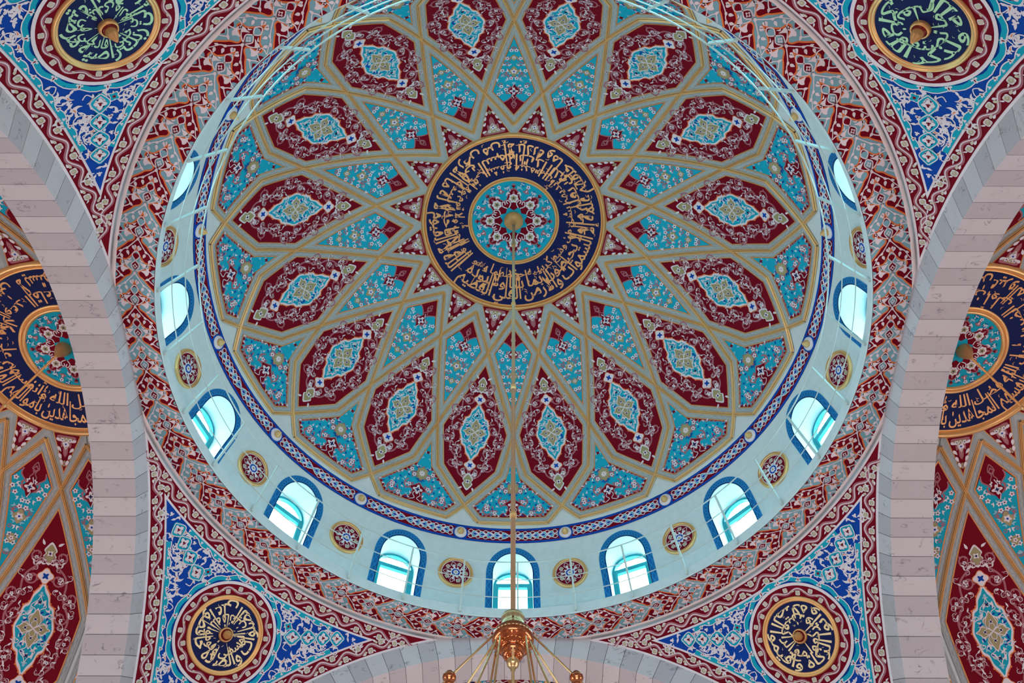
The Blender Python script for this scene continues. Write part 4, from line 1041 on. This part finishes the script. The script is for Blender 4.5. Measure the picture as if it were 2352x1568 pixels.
def roundel_meshes(text, letter, seed):
    flat = lambda u, v, h: np.stack([u, -v, h], -1)
    D = Draw(); e = np.exp(1j*np.linspace(0, 2*PI, 64, endpoint=False)); D.fill(.84*e, 'navy', 0); plate = D.mesh('blue_plate', flat, .05)
    L = Draw(); wd = text.split(); k = (len(wd)+1)//2
    ring_text(L, ' '.join(wd[:k]), .785, 1, letter, 1, rad(-20), 2*PI*.97, 1.6, .44); ring_text(L, ' '.join(wd[k:]), .52, 1, letter, 1, rad(140), 2*PI*.96, 1.6, .31)
    ring_ticks(L, .24, .78, 26, letter, 1, seed, .055); let = L.mesh('lettering', flat, .053)
    return plate, let
def border_ring():
    D = Draw(); annulus(D, 1.21, 1.28, 'white', 0, 64, 1); annulus(D, .93, 1.21, 'burgundy', 0, 64, 1); a = np.linspace(0, 2*PI, 145); per = 11
    w_ = 1.07+.055*np.sin(a*per); D.stroke(w_*np.exp(1j*a), .065, 'mauve', 1); D.stroke((w_+.01)*np.exp(1j*a), .018, 'white', 2)
    for k in range(22):
        q = 2*PI*(k+.5)/22; z = (1.07-(.045 if k % 2 == 0 else -.045))*np.exp(1j*q); D.fill(z+.062*lobes(4, 1, .1, q+PI/4, 20), 'white', 3); D.fill(z+.05*lobes(5, 1, .14, q, 20), 'cream', 4)
        leaf(D, 1.07*np.exp(1j*(q+.12)), q+PI/2, .09, .026, 'cream', 3)
    return D.mesh('painted_ring', lambda u, v, h: np.stack([u, -v, h+(u*u+v*v)/(2*PR)], -1), .02)
pring = border_ring()
mb = MB(); mb.lathe([(.82, .045), (.83, .04), (.835, .065), (.86, .085), (.875, .065), (.89, .10), (.92, .11), (.945, .085), (.955, .0)], 'gold', 64); prim = mb.mesh('gilded_rim', True)
mb = MB(); mb.lathe([(.175, .05), (.18, .10), (.165, .14), (.145, .15), (.135, .13)], 'gold', 32); pbr = mb.mesh('boss_ring', True)
mb = MB(); mb.lathe([(.135, .11), (.12, .15), (.10, .17)], 'red_lacquer', 32); pbl = mb.mesh('boss_collar', True)
v = []; f_ = []; prof = [(.10, .15), (.108, .21), (.095, .28), (.06, .35), (.028, .42), (.003, .45)]
for i in range(28):
    q = 2*PI*i/28; g = 1-.10*(i % 2)
    for r, z in prof: v.append((r*g*math.sin(q), r*g*math.cos(q), z))
for i in range(28):
    for t in range(5): f_.append((i*6+t, ((i+1) % 28)*6+t, ((i+1) % 28)*6+t+1, i*6+t+1))
mb = MB(); mb.add(v, f_, 'gold'); pbf = mb.mesh('boss_finial')
PTXT = [('حافظوا على الصلوات والصلاة الوسطى وقوموا لله قانتين', 'letter_cream', -45, 'front_left', 'Hafizu ala as-salawat'),
        ('وأقيموا الصلاة وآتوا الزكاة واركعوا مع الراكعين', 'letter_cream', 45, 'front_right', 'Wa aqimu as-salat'),
        ('ولذكر الله أكبر والله يعلم ما تصنعون', 'letter_green', 135, 'back_right', 'Wa la-dhikru Allahi akbar'),
        ('ارجعي إلى ربك راضية مرضية فادخلي في عبادي وادخلي جنتي', 'letter_green', -135, 'back_left', 'Fadkhuli fi ibadi')]
for i, (tx, lm, az, side, tl) in enumerate(PTXT):
    o = link('wall_'+side, pb, None, (0, 0, PZ), -rad(az)); struct(o, 'curved pendentive with white arabesques on blue in the %s corner under the dome' % side.replace('_', ' '))
    link('border_scroll', pbo, o); link('field_arabesque', pfl, o)
    M = frame_at((0, 0, PZ), PR-.02, rad(az), PTH); r = link('calligraphy_roundel', prim); r.matrix_world = M
    tag(r, 'gilt-rimmed blue roundel lettered in %s with the Arabic verse %s' % ('gold with painted green reflection' if 'green' in lm else 'cream gold', tl), 'medallion', 'inscribed roundels on the pendentives')
    pl, le = roundel_meshes(tx, lm, i+3); q = link('blue_plate', pl, r); link('lettering', le, q); link('painted_ring', pring, r)
    b = link('boss', pbr, r); link('boss_collar', pbl, b); link('boss_finial', pbf, b)

# ------------------------------------------------------------------ semi-domes behind the arches
SX, SZ, SR = 10.1, 7.0, 10.6
scells = dome_cells(SR, dict(V=13.2, B1=19.5, B2=36.0, K=44.0, B3=51.0, O=54.0, disc=11.85, Pc=37.6, Kc=24.0, Tc=15.6, Rc=48.0, ti=2.4, ta=3.6, su=.93, sv=1.10))
_sd = {}
for sd_, a0 in (('left', rad(-62)), ('right', rad(152))):
    _sd[sd_] = disc_band(SR, .95, 1.10, 2.02, 2.24, JIHAD, [(0, 1.95, a0, .72, 2.2), (1, 1.53, a0+.05, .45, 2.2)], 5, 'letter_gold')
mb = MB(); prof = [((SR+.012)*math.sin(rad(t)), (SR+.012)*math.cos(rad(t))) for t in np.linspace(.01, 84, 40)]; mb.lathe(prof, 'plaster', 64, None, -PI/2-.07, PI/2+.07)
sshell = mb.mesh('semi_dome', True)
for k, side in enumerate(('front', 'right', 'back', 'left')):
    q = Matrix.Rotation(-k*PI/2, 4, 'Z') @ Matrix.Translation((0, SX, SZ))
    o = link('ceiling_'+side, sshell); o.matrix_world = q; struct(o, 'half dome behind the %s arch painted with a star of burgundy and turquoise panels' % side)
    place_cells(scells, o, [22.5*j for j in range(-4, 5)], [22.5*j+11.25 for j in range(-4, 4)])
    for nm, me in zip(('inscription_band', 'lettering', 'rosette', 'gilded_moulding'), _sd['right' if side == 'right' else 'left']): link(nm, me, o)

# parts of the half domes end at the back face of their arch
import bmesh
_clip = {}
def clip_mesh(me, rz, y0):
    key = (me.name, round(rz, 4))
    if key in _clip: return _clip[key]
    c, s_ = math.cos(rz), math.sin(rz); v = np.empty(len(me.vertices)*3); me.vertices.foreach_get('co', v); v = v.reshape(-1, 3)
    y = s_*v[:, 0]+c*v[:, 1]
    if y.min() > y0: r = me
    elif y.max() < y0: r = None
    else:
        bm = bmesh.new(); bm.from_mesh(me)
        bmesh.ops.bisect_plane(bm, geom=bm.verts[:]+bm.edges[:]+bm.faces[:], plane_co=Vector((s_*y0, c*y0, 0)), plane_no=Vector((s_, c, 0)), clear_inner=True)
        r = bpy.data.meshes.new(me.name.split('.')[0]); bm.to_mesh(r); bm.free()
        for m in me.materials: r.materials.append(m)
        if not len(r.polygons): r = None
    _clip[key] = r; return r
for o in list(col.objects):
    if o.name.startswith('ceiling_') and o.name.split('_')[1] in ('front', 'right', 'back', 'left'):
        for c in list(o.children):
            rz = c.rotation_euler.z
            for g in list(c.children):
                m_ = clip_mesh(g.data, rz, -.40)
                if m_ is None: bpy.data.objects.remove(g)
                else: g.data = m_
            m_ = clip_mesh(c.data, rz, -.40)
            if m_ is None: bpy.data.objects.remove(c)
            else: c.data = m_

# ------------------------------------------------------------------ chandeliers
ch = link('chandelier', None, None, (0, 0, 4.0)); tag(ch, 'great copper and brass chandelier hanging on a long rod from the centre of the dome', 'chandelier')
def cz(z): return z-4.0
apex = DC.z+DR
mb = MB(); mb.lathe([(.30, cz(apex)), (.31, cz(apex)-.10), (.29, cz(apex)-.17), (.20, cz(apex)-.26), (.10, cz(apex)-.32), (.07, cz(apex)-.40), (.05, cz(apex)-.52)], 'gold', 40); mb.build('canopy', ch, smooth=True)
mb = MB(); mb.tube([(0, 0, cz(apex-.4)), (0, 0, cz(9.0))], 0.040, 'rod_metal', 16); mb.build('rod', ch, smooth=True)
for z in (24.4, 20.1, 15.8, 11.5):
    mb = MB(); mb.lathe([(.041, cz(z)+.09), (.058, cz(z)+.06), (.058, cz(z)-.04), (.05, cz(z)-.06), (.041, cz(z)-.09)], 'gold', 20); mb.build('coupling', ch, smooth=True)
mb = MB(); mb.lathe([(.04, cz(9.24)), (.13, cz(9.23)), (.16, cz(9.20)), (.172, cz(9.16)), (.16, cz(9.12)), (.16, cz(9.03)), (.168, cz(9.0)), (.155, cz(8.95))], 'brass', 48); mb.build('crown_cap', ch, smooth=True)
mb = MB(); mb.lathe([(.155, cz(8.97)), (.20, cz(8.955)), (.215, cz(8.93)), (.225, cz(8.90)), (.262, cz(8.885)), (.285, cz(8.83)), (.285, cz(8.75)), (.262, cz(8.70)), (.235, cz(8.69)), (.225, cz(8.66)), (.185, cz(8.635)), (.155, cz(8.63)), (.145, cz(8.60))], 'copper', 48); mb.build('crown_body', ch, smooth=True)
mb = MB(); mb.lathe([(.12, cz(8.62)), (.15, cz(8.60)), (.158, cz(8.57)), (.15, cz(8.53)), (.13, cz(8.515)), (.135, cz(8.50)), (.125, cz(8.475)), (.085, cz(8.45)), (.05, cz(8.44))], 'copper', 40); mb.build('crown_bowl', ch, smooth=True)
mb = MB(); mb.lathe([(.03, cz(8.465)), (.06, cz(8.45)), (.083, cz(8.415)), (.087, cz(8.38)), (.075, cz(8.335)), (.05, cz(8.31)), (.032, cz(8.29)), (.034, cz(8.26)), (.021, cz(8.24)), (.021, cz(3.4))], 'brass', 32); mb.build('bottom_ball', ch, smooth=True)
STAYS = [(sg*az, r0, z0, r1, z1) for sg in (1, -1) for az, r0, z0, r1, z1 in ((90, .25, 8.90, 4.53, 3.2), (60, .30, 8.88, 4.6, 3.2), (120, .22, 8.78, 1.36, 5.0), (45, .33, 8.82, 1.0, 5.0), (135, .225, 8.83, .62, 5.0))]+[(180, .17, 9.05, .11, 8.34)]
for az, r0, z0, r1, z1 in STAYS:
    a = rad(az); d = Vector((math.sin(a), math.cos(a), 0)); up = Vector((0, 0, 1)); p0 = d*r0+up*cz(z0); p1 = d*r1+up*cz(z1); s = MB()
    s.tube([p0-d*.04+up*.03, p0, p0.lerp(p1, .02), p1], .0155, 'brass', 8); o = s.build('stay_rod', ch, smooth=True)
    s = MB(); c0 = d*(r0-.03)+up*cz(z0-.02); s.tube([c0+up*.06, c0+d*.05, c0+d*.045-up*.07, c0-d*.015-up*.13], .013, 'copper', 6); s.build('bracket', o, smooth=True)
    if abs(az) == 90:
        c = p0.lerp(p1, .134); s = MB(); s.lathe([(.02, .11), (.035, .085), (.06, .07), (.085, .03), (.09, -.01), (.075, -.05), (.04, -.08), (.045, -.10), (.03, -.13), (.002, -.16)], 'copper', 24, Matrix.Translation(c)); s.build('ball_joint', o, smooth=True)
mb = MB(); mb.tube([(.98*math.sin(2*PI*i/48), .98*math.cos(2*PI*i/48), 1.0) for i in range(48)], .03, 'gold', 8, True); mb.build('inner_ring', ch, smooth=True)
mb = MB(); mb.tube([(4.64*math.sin(2*PI*i/72), 4.64*math.cos(2*PI*i/72), -.8) for i in range(72)], .06, 'gold', 10, True); mb.build('lamp_ring', ch, smooth=True)
mb = MB(); mb.lathe([(.05, 0), (.06, .05), (.02, .08), (.025, .22)], 'gold', 12); holder = mb.mesh('lamp_holder', True)
mb = MB(); mb.lathe([(.001, .36), (.02, .33), (.034, .28), (.03, .23), (.015, .21)], 'bulb', 12); bulbm = mb.mesh('bulb', True)
for k in range(24):
    a = 2*PI*(k+.5)/24; p = (4.64*math.sin(a), 4.64*math.cos(a), -.75); o = link('lamp_holder', holder, ch, p); link('bulb', bulbm, o)
    if k % 2 == 0:
        l = bpy.data.lights.new('chandelier_lamp', 'POINT'); l.energy = 50; l.color = (1, .90, .80); l.shadow_soft_size = .12
        lo = bpy.data.objects.new('chandelier_lamp', l); col.objects.link(lo); lo.location = (p[0], p[1], 4.0-.75+.42)
# rods of the smaller chandeliers under the half domes
mb = MB(); mb.lathe([(x*.8, z) for x, z in ((.21, .0), (.22, -.05), (.20, -.09), (.21, -.11), (.17, -.17), (.175, -.19), (.12, -.26), (.125, -.28), (.075, -.34), (.08, -.36), (.04, -.42), (.03, -.46))], 'gold', 32); can = mb.mesh('canopy', True)
mb = MB(); mb.tube([(0, 0, -.4), (0, 0, -9.6)], .026, 'bronze', 12); rodm = mb.mesh('rod', True)
mb = MB(); mb.lathe([(.027, .05), (.04, .03), (.04, -.03), (.027, -.05)], 'gold', 16); coup = mb.mesh('coupling', True)
mb = MB(); mb.lathe([(.02, .35), (.10, .30), (.16, .2), (.17, .0), (.22, -.1), (.20, -.25), (.1, -.32), (.001, -.36)], 'copper', 24); body = mb.mesh('crown_body', True)
for k, side in enumerate(('front', 'right', 'left')):
    a = (0, PI/2, -PI/2)[k]; o = link('pendant_chandelier', None, None, (SX*math.sin(a)*1.012, SX*math.cos(a)*1.012, SZ+SR)); tag(o, 'bronze chandelier rod with stepped canopy under the half dome %s' % {'front': 'straight behind the great chandelier', 'right': 'between Wa aqimu and Akbar roundels', 'left': 'between Hafizu and Fadkhuli roundels'}[side], 'chandelier', 'half dome chandeliers')
    link('canopy', can, o); link('rod', rodm, o)
    for z in (-2.6, -5.2, -7.8): link('coupling', coup, o, (0, 0, z))
    link('crown_body', body, o, (0, 0, -9.6))
bpy.data.objects.remove(_to)
